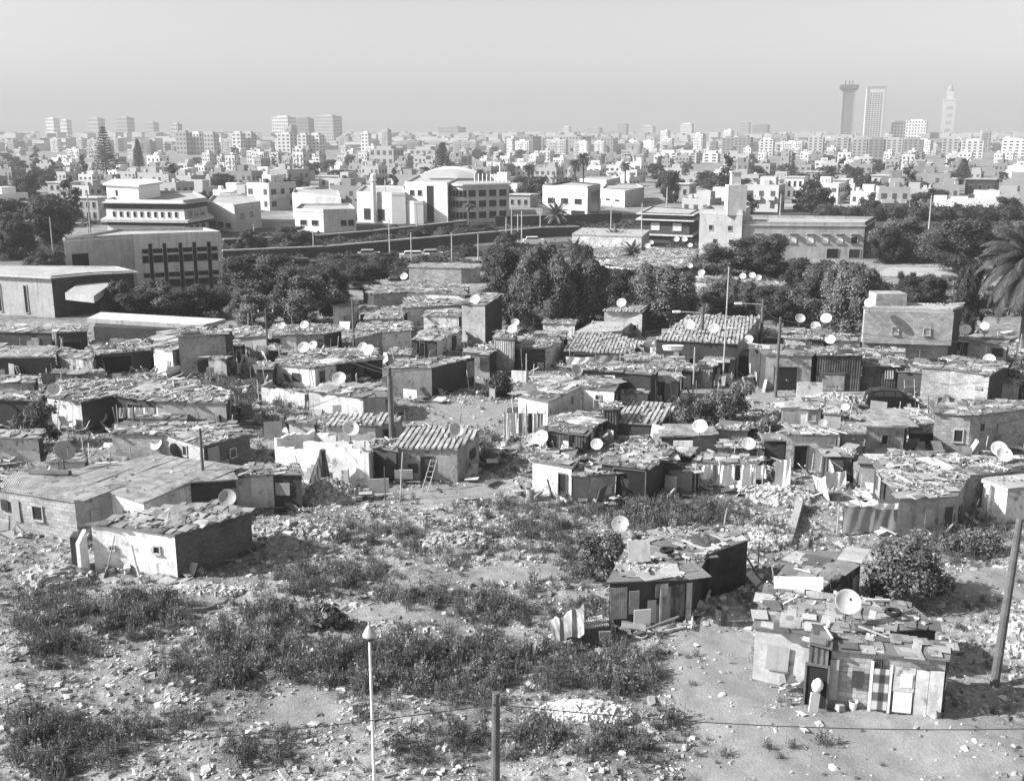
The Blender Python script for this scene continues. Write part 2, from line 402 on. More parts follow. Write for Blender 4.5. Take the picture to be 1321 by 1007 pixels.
def S(label, pts, base=None, h=None, walls='pale', roof='patch', dens=1.0, ops=(), cat='shack', dz=None, name='shack', lift=0, group='shacks of the shanty town', zb=None):
    """pts: outline of the roof as surveyed, front-left, front-right, back ...; base=(index, y of the foot of the wall)"""
    if h is None: h = hof(pts[base[0]][1], base[1])
    jr = random.Random(len(label)*7+int(pts[0][0])); zs = [h+(dz[i] if dz else jr.uniform(-.1, .13)*(roof != 'slab')) for i in range(len(pts))]
    poly = [G(x, y, z) for (x, y), z in zip(pts, zs)]
    sgn = sum(poly[i].x*poly[(i+1) % len(poly)].y-poly[(i+1) % len(poly)].x*poly[i].y for i in range(len(poly)))
    assert sgn > 0, label
    c = sum((Vector((p.x, p.y, 0)) for p in poly), Vector())/len(poly)
    root = thing(name, label, cat, (c.x, c.y, 0), group)
    ws = walls if isinstance(walls, (list, tuple)) else [walls]  # pale fronts and dark sides put sun and shade into the wall colours
    mb = MB(); inn = grow(poly, -.04); b0 = (zb or -.4)
    n = len(poly)
    for i in range(n):
        j = (i+1) % n; m = ws[i] if i < len(ws) else ws[-1]
        Lw = (inn[j]-inn[i]).length; k = max(1, int(Lw/1.3)); nv = 3
        nr = Vector(((inn[j]-inn[i]).y, -(inn[j]-inn[i]).x)).normalized()
        zt = [zs[i]+(zs[j]-zs[i])*q/k for q in range(k+1)]
        V = []; uv = []
        for r in range(nv+1):
            for q in range(k+1):
                wob = random.uniform(-.035, .035) if 0 < q < k else 0
                p = inn[i].lerp(inn[j], q/k)+nr*wob; z = b0+(zt[q]-.01-b0)*r/nv
                V.append((p.x, p.y, z)); uv.append((Lw*q/k, z))
        fs = []; fuv = []
        for r in range(nv):
            for q in range(k):
                f = (r*(k+1)+q, r*(k+1)+q+1, (r+1)*(k+1)+q+1, (r+1)*(k+1)+q); fs.append(f); fuv.append([uv[t] for t in f])
        mb.add(V, fs, m, 1.0, fuv)
    mb.build('wall', root)
    if roof: make_roof(root, poly, zs, roof, dens)
    # patches of sheet, board and cloth nailed on the walls, each its own piece
    for i in range(n):
        a, b = inn[i], inn[(i+1) % n]; d = (b-a); Lw = d.length; nr = Vector((d.y, -d.x)).normalized()
        if Lw < 1.5 or nr.y > .25 or c.y > 112 or label.startswith(('two-storey', 'whitewashed')): continue
        lo_ = (ws[i] if i < len(ws) else ws[-1]) in ('white', 'pale')
        for q in range(int(Lw/(2.6 if lo_ else 1.5))):
            if random.random() < .35: continue
            f = random.uniform(.1, .9); hh_ = random.uniform(.5, 1.5); wd = random.uniform(.4, 1.1); z = random.uniform(hh_/2, max(hh_/2+.05, min(zs[i], 2.4)-hh_/2-.1)); pp_ = a.lerp(b, f)+nr*(.07+.015*q)
            if any(o_[0] == i and abs(o_[1]-f)*Lw < o_[2]/2+wd/2+.1 for o_ in ops): continue
            pm = MB(); pm.box((pp_.x, pp_.y, z), (min(wd, Lw*.5), .03, hh_), random.choice(['plank', 'corr', 'tarp', 'dim', 'corrdark', 'plankpale', 'grey', 'clothgrey'] if not lo_ else ['grey', 'dim', 'pale', 'conc']), rz=math.atan2(d.y, d.x), ry=random.uniform(-.05, .05)); pm.build('wall_sheet', root)
    for o in ops:
        e, fs_, w, z0, z1 = o[:5]; a, b = inn[e], inn[(e+1) % n]; Lw = (b-a).length
        opening(root, a, b, Lw*fs_, w, z0, min(z1, h-.12), *(o[5:] or ('window',)))
    root['h'] = h; del root['h']
    NS[0] += 1; SHK.append((poly, h))
    return root, poly, h

def RUIN(label, pts, base, walls, drop=.45):
    h = hof(pts[base[0]][1], base[1]); P = [G(x, y, h) for x, y in pts]; c = sum((Vector((p.x, p.y, 0)) for p in P), Vector())/len(P); rr_ = random.Random(int(c.x*10))
    root = thing('ruined_house', label, 'ruin', (c.x, c.y, 0), 'ruined houses of the shanty town')
    for i in range(len(P)):
        a, b = P[i].to_2d(), P[(i+1) % len(P)].to_2d(); d = b-a; L = d.length; k = max(3, int(L/.55)); an = math.atan2(d.y, d.x); mb = MB(); m = walls[min(i, len(walls)-1)]; hc = h-rr_.uniform(0, drop)
        for q in range(k):
            hc = min(h, max(h*.3, hc+rr_.uniform(-.35, .32))); s_, e_ = a.lerp(b, q/k), a.lerp(b, (q+1)/k); h2_ = min(h, max(.5, hc+rr_.uniform(-.15, .15))); n_ = Vector((d.y, -d.x)).normalized()*.11
            mb.prism([s_+n_, e_+n_, e_-n_, s_-n_], -.4, [hc, h2_, h2_, hc], m)
        mb.build('wall', root)
    fl = MB(); xs_ = [rr_.random() for _ in range(500)]; ar = np.array([[p.x, p.y] for p in P]); X_ = np.array([rr_.uniform(ar[:, 0].min(), ar[:, 0].max()) for _ in range(500)]); Y_ = np.array([rr_.uniform(ar[:, 1].min(), ar[:, 1].max()) for _ in range(500)])
    ok_ = inpoly(P, X_, Y_); stones(fl, np.stack([X_[ok_], Y_[ok_], .25+.3*np.abs(np.sin(X_[ok_]*2))], -1), .1, .55, 'junk', .6, .4, 1.4, 2); tag(fl.build('fallen_masonry', root), kind='stuff')
D_, W_ = 'door', 'window'
# --- the foreground ---
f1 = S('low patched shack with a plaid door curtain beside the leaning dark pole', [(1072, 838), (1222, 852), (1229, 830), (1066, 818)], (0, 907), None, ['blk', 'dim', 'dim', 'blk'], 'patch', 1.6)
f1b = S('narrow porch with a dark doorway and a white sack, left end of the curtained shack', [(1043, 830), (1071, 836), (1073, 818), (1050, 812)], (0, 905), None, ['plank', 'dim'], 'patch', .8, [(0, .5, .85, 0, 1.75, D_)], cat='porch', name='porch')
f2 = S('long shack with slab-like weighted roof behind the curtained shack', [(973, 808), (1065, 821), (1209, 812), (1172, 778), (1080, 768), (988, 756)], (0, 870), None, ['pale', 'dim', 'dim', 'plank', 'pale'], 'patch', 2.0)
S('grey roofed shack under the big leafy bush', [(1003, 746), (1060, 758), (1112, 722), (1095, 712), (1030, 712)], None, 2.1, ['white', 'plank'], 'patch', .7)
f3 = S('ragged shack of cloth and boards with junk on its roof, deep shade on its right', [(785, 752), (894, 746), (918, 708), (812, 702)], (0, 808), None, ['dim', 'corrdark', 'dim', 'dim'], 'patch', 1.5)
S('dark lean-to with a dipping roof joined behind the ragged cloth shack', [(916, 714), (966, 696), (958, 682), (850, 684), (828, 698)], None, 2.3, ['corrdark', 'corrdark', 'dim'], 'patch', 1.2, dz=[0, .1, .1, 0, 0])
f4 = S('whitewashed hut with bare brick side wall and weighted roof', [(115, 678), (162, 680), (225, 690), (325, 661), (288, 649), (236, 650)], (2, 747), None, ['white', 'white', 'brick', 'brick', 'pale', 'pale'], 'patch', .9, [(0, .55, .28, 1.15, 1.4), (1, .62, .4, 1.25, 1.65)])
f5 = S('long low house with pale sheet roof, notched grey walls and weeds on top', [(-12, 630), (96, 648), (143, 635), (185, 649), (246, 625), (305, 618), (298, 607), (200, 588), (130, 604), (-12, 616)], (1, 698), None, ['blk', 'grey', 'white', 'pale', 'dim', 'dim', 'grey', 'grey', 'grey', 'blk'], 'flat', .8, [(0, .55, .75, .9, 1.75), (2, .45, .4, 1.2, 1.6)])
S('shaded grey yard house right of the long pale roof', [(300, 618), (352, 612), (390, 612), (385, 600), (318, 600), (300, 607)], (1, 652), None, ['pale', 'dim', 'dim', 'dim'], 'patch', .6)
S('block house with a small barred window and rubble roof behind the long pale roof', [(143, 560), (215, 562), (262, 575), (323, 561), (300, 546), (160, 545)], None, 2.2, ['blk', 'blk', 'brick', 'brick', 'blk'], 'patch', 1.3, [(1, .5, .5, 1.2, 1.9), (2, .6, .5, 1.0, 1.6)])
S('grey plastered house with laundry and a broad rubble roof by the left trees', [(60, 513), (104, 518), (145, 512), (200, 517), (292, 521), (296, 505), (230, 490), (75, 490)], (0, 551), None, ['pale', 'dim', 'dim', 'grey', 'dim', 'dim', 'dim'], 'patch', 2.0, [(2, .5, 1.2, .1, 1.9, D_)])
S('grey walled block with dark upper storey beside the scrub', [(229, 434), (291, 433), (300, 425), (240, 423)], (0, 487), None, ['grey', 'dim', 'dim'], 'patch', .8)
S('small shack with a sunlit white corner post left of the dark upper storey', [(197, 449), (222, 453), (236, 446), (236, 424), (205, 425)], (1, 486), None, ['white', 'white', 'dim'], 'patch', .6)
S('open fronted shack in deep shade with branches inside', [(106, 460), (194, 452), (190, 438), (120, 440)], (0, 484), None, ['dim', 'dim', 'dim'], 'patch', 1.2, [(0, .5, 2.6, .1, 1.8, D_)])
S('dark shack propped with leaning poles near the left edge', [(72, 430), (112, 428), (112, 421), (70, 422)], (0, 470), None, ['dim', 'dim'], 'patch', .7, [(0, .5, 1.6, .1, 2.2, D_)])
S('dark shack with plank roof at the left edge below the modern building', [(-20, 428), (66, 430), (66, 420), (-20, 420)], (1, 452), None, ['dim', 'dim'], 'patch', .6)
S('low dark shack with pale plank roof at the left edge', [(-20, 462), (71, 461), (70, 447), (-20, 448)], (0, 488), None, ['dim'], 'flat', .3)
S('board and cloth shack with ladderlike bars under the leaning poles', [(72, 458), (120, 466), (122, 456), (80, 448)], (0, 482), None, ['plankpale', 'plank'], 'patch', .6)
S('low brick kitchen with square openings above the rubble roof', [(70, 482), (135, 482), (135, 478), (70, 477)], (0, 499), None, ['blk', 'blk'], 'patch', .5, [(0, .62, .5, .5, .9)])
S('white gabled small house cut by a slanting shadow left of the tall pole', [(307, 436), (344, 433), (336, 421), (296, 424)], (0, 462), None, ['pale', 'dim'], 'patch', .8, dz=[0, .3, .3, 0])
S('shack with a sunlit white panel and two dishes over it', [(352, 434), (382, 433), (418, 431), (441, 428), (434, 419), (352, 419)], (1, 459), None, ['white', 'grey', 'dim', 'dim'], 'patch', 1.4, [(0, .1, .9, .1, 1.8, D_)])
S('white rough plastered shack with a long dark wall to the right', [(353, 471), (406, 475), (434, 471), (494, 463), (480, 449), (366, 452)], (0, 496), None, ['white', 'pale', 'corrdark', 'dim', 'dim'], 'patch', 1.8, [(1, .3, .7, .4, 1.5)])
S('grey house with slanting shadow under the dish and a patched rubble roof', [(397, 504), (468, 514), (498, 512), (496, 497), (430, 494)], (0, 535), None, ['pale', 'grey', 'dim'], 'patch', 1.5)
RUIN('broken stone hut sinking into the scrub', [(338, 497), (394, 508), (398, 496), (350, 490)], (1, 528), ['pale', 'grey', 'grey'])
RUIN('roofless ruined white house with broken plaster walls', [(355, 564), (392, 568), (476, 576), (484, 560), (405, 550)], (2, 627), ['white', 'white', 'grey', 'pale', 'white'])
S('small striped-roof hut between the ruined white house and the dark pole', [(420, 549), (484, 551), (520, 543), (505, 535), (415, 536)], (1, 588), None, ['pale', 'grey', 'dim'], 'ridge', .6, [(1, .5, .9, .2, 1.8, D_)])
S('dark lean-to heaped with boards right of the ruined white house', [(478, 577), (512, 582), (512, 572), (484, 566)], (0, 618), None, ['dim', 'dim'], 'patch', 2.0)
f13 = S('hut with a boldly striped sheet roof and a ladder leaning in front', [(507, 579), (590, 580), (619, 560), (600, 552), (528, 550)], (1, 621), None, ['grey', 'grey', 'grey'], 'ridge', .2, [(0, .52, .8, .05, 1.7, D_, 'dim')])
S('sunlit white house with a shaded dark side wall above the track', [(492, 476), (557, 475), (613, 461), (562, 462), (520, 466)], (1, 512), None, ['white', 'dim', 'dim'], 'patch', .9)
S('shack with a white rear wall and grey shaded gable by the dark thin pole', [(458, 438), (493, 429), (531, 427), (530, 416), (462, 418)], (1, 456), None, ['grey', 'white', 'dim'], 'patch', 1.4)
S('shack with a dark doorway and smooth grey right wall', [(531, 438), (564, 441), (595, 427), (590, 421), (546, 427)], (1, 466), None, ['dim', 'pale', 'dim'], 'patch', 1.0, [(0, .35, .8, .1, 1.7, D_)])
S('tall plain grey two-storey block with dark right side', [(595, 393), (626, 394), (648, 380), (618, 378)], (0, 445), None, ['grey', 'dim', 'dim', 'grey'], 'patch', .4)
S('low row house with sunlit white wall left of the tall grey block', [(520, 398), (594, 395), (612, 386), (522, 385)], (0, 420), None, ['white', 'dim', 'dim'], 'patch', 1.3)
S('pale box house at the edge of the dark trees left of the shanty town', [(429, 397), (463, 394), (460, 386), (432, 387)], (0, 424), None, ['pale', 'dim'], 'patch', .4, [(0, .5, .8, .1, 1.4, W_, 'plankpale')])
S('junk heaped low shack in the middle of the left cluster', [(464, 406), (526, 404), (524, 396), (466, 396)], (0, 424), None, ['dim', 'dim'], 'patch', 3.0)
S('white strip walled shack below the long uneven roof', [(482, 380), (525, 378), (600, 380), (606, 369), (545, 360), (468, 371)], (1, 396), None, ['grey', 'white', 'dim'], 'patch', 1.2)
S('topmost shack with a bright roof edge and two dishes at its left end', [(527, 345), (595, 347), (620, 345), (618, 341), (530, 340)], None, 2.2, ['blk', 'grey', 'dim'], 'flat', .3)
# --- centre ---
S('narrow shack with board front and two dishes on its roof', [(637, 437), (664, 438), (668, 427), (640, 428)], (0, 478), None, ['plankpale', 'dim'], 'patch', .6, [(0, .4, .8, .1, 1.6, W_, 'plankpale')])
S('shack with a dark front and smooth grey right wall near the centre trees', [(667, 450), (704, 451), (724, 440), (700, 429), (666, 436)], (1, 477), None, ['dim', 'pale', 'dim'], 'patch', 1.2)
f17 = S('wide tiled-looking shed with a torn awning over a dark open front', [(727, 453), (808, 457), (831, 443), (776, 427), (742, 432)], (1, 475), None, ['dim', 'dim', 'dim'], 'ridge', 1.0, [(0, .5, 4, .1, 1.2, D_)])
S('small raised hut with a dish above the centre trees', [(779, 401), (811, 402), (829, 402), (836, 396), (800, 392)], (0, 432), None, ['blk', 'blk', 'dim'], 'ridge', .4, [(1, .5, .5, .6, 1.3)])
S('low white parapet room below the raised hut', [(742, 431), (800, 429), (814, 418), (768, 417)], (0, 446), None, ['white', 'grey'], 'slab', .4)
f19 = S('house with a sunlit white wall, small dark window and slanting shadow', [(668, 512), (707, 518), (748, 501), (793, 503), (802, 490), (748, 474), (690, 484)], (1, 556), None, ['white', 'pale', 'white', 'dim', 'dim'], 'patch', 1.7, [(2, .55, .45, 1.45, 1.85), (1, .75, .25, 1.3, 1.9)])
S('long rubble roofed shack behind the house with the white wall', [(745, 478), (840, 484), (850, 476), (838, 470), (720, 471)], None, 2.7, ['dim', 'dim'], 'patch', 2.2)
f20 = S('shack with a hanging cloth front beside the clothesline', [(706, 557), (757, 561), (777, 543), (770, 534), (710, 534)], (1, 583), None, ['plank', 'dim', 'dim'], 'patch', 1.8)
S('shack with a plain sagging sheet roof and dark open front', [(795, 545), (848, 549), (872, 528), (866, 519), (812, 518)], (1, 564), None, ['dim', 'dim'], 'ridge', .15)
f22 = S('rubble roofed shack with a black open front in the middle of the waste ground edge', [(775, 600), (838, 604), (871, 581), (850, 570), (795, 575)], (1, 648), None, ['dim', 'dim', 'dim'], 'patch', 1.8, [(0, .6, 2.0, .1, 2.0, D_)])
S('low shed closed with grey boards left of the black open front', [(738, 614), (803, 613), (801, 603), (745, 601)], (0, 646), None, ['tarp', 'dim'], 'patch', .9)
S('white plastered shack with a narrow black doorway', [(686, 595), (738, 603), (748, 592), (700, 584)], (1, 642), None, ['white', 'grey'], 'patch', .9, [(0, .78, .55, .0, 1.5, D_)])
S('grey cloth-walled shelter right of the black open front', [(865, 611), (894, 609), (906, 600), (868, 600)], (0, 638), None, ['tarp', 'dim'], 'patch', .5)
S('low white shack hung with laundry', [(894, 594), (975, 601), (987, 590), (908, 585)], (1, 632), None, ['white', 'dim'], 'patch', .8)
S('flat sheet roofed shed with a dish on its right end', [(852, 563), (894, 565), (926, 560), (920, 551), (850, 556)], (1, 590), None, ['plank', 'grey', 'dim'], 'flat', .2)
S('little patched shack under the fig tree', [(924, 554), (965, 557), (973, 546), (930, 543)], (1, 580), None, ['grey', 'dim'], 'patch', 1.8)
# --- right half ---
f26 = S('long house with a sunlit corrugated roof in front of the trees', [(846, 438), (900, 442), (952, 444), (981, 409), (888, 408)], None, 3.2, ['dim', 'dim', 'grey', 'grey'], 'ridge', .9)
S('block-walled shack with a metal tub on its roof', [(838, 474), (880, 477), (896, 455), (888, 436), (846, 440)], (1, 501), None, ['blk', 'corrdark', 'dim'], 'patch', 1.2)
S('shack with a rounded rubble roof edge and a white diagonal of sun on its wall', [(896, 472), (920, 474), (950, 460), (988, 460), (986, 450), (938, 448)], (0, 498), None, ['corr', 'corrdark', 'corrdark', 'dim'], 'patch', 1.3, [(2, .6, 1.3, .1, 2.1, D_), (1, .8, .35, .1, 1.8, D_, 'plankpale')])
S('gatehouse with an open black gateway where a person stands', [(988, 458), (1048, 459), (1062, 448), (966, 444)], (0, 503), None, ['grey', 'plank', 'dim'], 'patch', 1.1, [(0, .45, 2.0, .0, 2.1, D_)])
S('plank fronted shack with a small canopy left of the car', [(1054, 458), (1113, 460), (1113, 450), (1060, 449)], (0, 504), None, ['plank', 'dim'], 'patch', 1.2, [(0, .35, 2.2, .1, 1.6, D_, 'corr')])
S('dark plank shack directly behind the parked car', [(1112, 471), (1158, 474), (1168, 460), (1158, 449), (1116, 452)], (0, 502), None, ['plank', 'dim', 'dim'], 'patch', 1.4)
S('shack below the cluster of dishes', [(985, 436), (1010, 437), (1040, 440), (1046, 426), (990, 424)], (0, 455), None, ['dim', 'grey', 'dim'], 'patch', 1.2)
f32 = S('two-storey grey block house with two small shuttered windows', [(1115, 398), (1228, 401), (1241, 396), (1121, 391)], (0, 472), None, ['blk', 'dim', 'blk'], 'slab', .25, [(0, .36, .55, 3.0, 3.7, W_, 'blk'), (0, .72, .55, 3.0, 3.7, W_, 'blk')], cat='house', name='block_house')
S('grey walled shed with a dish and a bowl on its roof by the palm', [(1230, 438), (1249, 441), (1300, 446), (1302, 437), (1234, 433)], (1, 470), None, ['dim', 'grey', 'dim'], 'patch', .7)
f34 = S('pale block house with tyres and rubble on its roof', [(1189, 475), (1226, 477), (1277, 484), (1302, 470), (1225, 459)], (0, 522), None, ['blk', 'blk', 'dim', 'dim'], 'patch', 1.2, [(1, .75, .5, 1.9, 2.05)])
S('grey brick house with a lean-to window awning at the right edge', [(1206, 533), (1253, 537), (1330, 528), (1330, 516), (1258, 518), (1208, 522)], (1, 590), None, ['blk', 'blk', 'dim'], 'patch', .8, [(0, .7, .6, 1.0, 1.9), (1, .2, .5, 1.7, 2.3)])
f37 = S('tall corrugated shed with one dark window', [(1117, 550), (1168, 552), (1173, 530), (1125, 528)], (0, 596), None, ['corr', 'corrdark', 'corr'], 'flat', 0, [(0, .5, .45, 1.3, 2.0, W_, 'dark', 'wood')])
S('lower corrugated shed joined left of the tall one', [(1083, 560), (1116, 560), (1117, 547), (1090, 547)], (0, 596), None, ['corr', 'corr'], 'flat', .2)
S('bright white room with a shuttered window beyond the laundry', [(1008, 528), (1060, 529), (1066, 516), (1014, 516)], (0, 552), None, ['white', 'dim'], 'patch', 1.6, [(0, .77, .6, .6, 1.5, W_, 'grey')])
S('cluttered shack with cloth walls and a ladder between the white room and the sheds', [(1014, 561), (1080, 563), (1082, 553), (1026, 551)], (0, 606), None, ['pale', 'dim'], 'patch', 1.3, [(0, .3, .9, .1, 1.7, D_)])
S('rubble roofed shack squeezed between the tall shed and the brick house', [(1172, 558), (1204, 560), (1206, 535), (1176, 532)], (0, 580), None, ['dim', 'dim'], 'patch', 2.0)
f40 = S('large grey house with a stepped rubble roof and a shaded yard at the right', [(1162, 644), (1233, 641), (1250, 614), (1335, 606), (1335, 592), (1250, 588), (1150, 582), (1128, 600)], None, 2.25, ['grey', 'grey', 'grey', 'dim'], 'patch', 1.7)
S('pale walled outhouse in the corner of the shaded yard', [(1268, 622), (1300, 634), (1335, 630), (1335, 615), (1290, 614)], None, 1.9, ['white', 'white', 'dim'], 'slab', .3)

def L_(label, x0, x1, yt, yb, dep, sk, walls, roof='patch', ops=(), tilt=0):
    S(label, [(x0, yt), (x1, yt+1+tilt), (x1+sk, yt-dep+tilt), (x0+sk, yt-dep)], (0, yb), None, walls, roof, 1.3, ops, name='lean_to', cat='lean-to', group='lean-tos and sheds squeezed between the shacks')
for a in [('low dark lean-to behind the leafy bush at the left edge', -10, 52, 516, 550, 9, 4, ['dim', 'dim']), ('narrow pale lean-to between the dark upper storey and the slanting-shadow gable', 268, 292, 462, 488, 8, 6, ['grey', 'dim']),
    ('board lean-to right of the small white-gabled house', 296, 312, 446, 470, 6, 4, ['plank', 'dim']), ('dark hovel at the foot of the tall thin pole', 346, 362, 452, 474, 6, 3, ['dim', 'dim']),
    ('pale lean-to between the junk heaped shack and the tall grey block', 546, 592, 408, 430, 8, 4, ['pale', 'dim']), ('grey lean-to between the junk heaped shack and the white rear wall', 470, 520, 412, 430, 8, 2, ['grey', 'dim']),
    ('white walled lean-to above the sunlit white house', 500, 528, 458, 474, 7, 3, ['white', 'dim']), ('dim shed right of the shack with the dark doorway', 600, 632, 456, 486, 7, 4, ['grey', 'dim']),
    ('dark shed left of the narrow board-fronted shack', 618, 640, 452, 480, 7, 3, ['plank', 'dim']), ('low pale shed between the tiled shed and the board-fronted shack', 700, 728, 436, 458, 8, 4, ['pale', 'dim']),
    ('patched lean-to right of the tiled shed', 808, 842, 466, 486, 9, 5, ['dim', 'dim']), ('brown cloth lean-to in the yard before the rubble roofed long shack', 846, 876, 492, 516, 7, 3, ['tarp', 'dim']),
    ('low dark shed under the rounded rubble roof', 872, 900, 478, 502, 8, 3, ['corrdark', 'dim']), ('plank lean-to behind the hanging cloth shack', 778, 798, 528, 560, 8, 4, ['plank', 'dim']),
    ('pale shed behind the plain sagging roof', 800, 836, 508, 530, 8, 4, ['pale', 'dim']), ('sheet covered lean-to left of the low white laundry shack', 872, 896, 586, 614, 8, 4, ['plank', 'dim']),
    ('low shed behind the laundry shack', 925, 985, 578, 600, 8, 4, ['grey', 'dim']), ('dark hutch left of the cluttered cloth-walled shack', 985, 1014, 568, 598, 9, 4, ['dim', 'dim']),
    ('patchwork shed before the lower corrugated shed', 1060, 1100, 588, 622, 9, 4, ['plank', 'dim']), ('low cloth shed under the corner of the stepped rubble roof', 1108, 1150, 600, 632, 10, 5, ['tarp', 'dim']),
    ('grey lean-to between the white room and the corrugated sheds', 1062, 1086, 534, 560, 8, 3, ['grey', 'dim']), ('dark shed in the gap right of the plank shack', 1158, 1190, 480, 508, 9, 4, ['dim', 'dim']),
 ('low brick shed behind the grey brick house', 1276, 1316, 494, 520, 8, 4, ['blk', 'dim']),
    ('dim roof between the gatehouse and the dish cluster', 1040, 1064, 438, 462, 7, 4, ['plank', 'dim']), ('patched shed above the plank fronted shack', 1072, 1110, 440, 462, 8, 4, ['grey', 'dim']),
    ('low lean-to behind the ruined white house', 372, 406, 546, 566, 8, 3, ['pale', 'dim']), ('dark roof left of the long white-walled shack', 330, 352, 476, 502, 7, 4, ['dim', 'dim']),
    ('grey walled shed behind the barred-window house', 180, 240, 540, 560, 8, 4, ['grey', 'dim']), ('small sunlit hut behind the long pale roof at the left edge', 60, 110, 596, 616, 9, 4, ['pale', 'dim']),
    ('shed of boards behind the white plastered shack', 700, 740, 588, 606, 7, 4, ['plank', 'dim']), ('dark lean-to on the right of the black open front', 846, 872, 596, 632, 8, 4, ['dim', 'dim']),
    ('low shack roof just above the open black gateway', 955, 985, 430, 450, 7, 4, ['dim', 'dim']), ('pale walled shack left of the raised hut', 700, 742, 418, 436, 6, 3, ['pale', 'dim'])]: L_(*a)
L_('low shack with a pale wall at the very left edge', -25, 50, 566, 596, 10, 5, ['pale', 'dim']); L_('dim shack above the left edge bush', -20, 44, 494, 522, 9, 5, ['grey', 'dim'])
# small roofs glimpsed among the trees behind
S('shack roof with dishes glimpsed left of the pale factory', [(780, 342), (860, 350), (890, 343), (885, 331), (800, 332)], None, 2.6, ['pale', 'dim'], 'patch', 1.6)
S('white fronted shack among small palms', [(757, 332), (795, 333), (812, 327), (800, 319), (742, 321)], (0, 345), None, ['white', 'grey'], 'patch', .9)
S('second roof with dishes just below the dark flat-roofed house', [(820, 331), (895, 333), (902, 322), (840, 320)], None, 2.4, ['grey', 'dim'], 'patch', 1.6)
S('low block wall house beyond the tall white mast', [(886, 364), (945, 366), (955, 358), (895, 356)], (0, 378), None, ['pale', 'dim'], 'patch', 1.6)
S('dim low house between the centre trees and the mast', [(884, 376), (915, 378), (950, 372), (890, 366)], None, 2.0, ['dim', 'dim'], 'slab', .4)
S('long pale flat-roofed store above the shanty roofs', [(738, 303), (828, 306), (838, 298), (752, 295)], (0, 320), None, ['pale', 'grey', 'pale'], 'slab', .1, cat='building', name='store_building')
S('low shack right of the trees by the ground of pale litter', [(955, 368), (1010, 371), (1015, 364), (960, 361)], None, 2.2, ['grey', 'dim'], 'patch', 1.4)
# ---------- the modern buildings beyond ----------
def bld(label, pts, base=None, h=None, walls='concpale', name='building', cat='building', par=.5, winrows=(), sidewin=(), eaves=0, group=None, pent=None, wm='glass'):
    if h is None: h = hof(pts[base[0]][1], base[1])
    poly = [G(x, y, h) for x, y in pts]; c = sum((Vector((p.x, p.y, 0)) for p in poly), Vector())/len(poly)
    root = thing(name, label, cat, (c.x, c.y, 0), group); ws = walls if isinstance(walls, (list, tuple)) else [walls]  # darker side walls often put their shade into the colour
    mb = MB(); n = len(poly)
    for i in range(n):
        a, b = poly[i], poly[(i+1) % n]; mb.quadwall(a, b, -.5, -.5, h, h, ws[min(i, len(ws)-1)])
    mb.build('wall', root); rf = MB(); P2 = [p.to_2d() for p in poly]
    rf.prism(grow(P2, eaves+.05), h, h+.18, 'concpale', 'conc')
    inner = grow(P2, -.25)
    for i in range(n):
        if par > 0:
            a, b = P2[i], P2[(i+1) % n]; d = b-a; mid = (a+b)/2; nr = Vector((d.y, -d.x)).normalized()
            q = mid-nr*.13; rf.box((q.x, q.y, h+.18+par/2), (d.length-.02*i, .22, par), ws[min(i, len(ws)-1)], rz=math.atan2(d.y, d.x))
    rf.build('roof', root)
    for (e, k, f0, f1, z0, z1, wr) in winrows:
        a, b = P2[e], P2[(e+1) % n]; Lw = (b-a).length; w = wr*Lw
        for q in range(k):
            s = Lw*(f0+(f1-f0)*(q+.5)/k); opening(root, a, b, s, w, z0*h, z1*h, 'window', wm)
    return root, P2, h
def slabbox(root, name, P2, d, z0, z1, m):
    mb = MB(); mb.prism(grow(P2, d), z0, z1, m); return mb.build(name, root)
ms = bld('long white school block with dark crossed window strips on its wing', [(82, 312), (172, 307), (285, 303), (264, 298), (152, 300)], None, 8.0, ['conc', 'concpale', 'conc'], par=.35)  # unlit wall darker, lit wing paler: the light is in their colours
r, P2, h = ms
a, b = P2[1], P2[2]; L = (b-a).length
for k, f in enumerate((.18, .34, .52, .68, .85)):
    opening(r, a, b, L*f, .4, .4, h-.9, 'window', 'glass', 'metaldark')
    for zz, zh in ((5.9, .5), (4.6, .9), (2.6, .5), (1.2, .9)):
        opening(r, a, b, L*f-.72, .75, zz, zz+zh, 'window', 'glass', 'metaldark'); opening(r, a, b, L*f+.72, .75, zz, zz+zh, 'window', 'glass', 'metaldark')
opening(r, P2[0], P2[1], 1.9, 2.2, 4.0, 6.4, 'window', 'dark')
m2 = bld('low modern building with flat pale roof and porch shade coloured into its dark front', [(-70, 352), (66, 359), (120, 354), (172, 352), (150, 346), (-60, 344)], (1, 410), None, ['conc', 'dim', 'dim', 'conc'], par=.1, eaves=.4)  # dim front walls stand in for the shade of the recessed porch
r, P2, h = m2
for f, w in ((.5, .5), (.75, .5)): opening(r, P2[0], P2[1], (P2[1]-P2[0]).length*f, w, .4, h-1.0, 'window', 'dark')
mb = MB(); c1 = [G(84, 380, 3.6), G(121, 384, 3.6), G(158, 358, 3.6), G(122, 353, 3.6)]
mb.prism([p.to_2d() for p in c1], 3.0, 3.8, 'conc'); mb.build('canopy', r)
m0 = thing('concrete_canopy', 'long flat concrete roof slab on posts in front of the modern building', 'canopy', G(200, 412, 0)); mb = MB()
P = [G(112, 411, 3), G(262, 420, 3), G(291, 412, 3), G(130, 403, 3)]
mb.prism([p.to_2d() for p in P], 2.6, 3.05, 'conc', 'concpale'); mb.build('roof_slab', m0)
for p in P: q = MB(); q.box((p.x*.98, p.y+(.4 if p is P[0] or p is P[1] else -.4), 1.2), (.3, .3, 2.75), 'conc'); q.build('post', m0)
q = MB(); q.prism([p.to_2d() for p in (G(120, 416, 3), G(255, 421, 3), G(280, 414, 3), G(135, 407, 3))], -.3, 2.59, 'dim'); q.build('wall', m0)

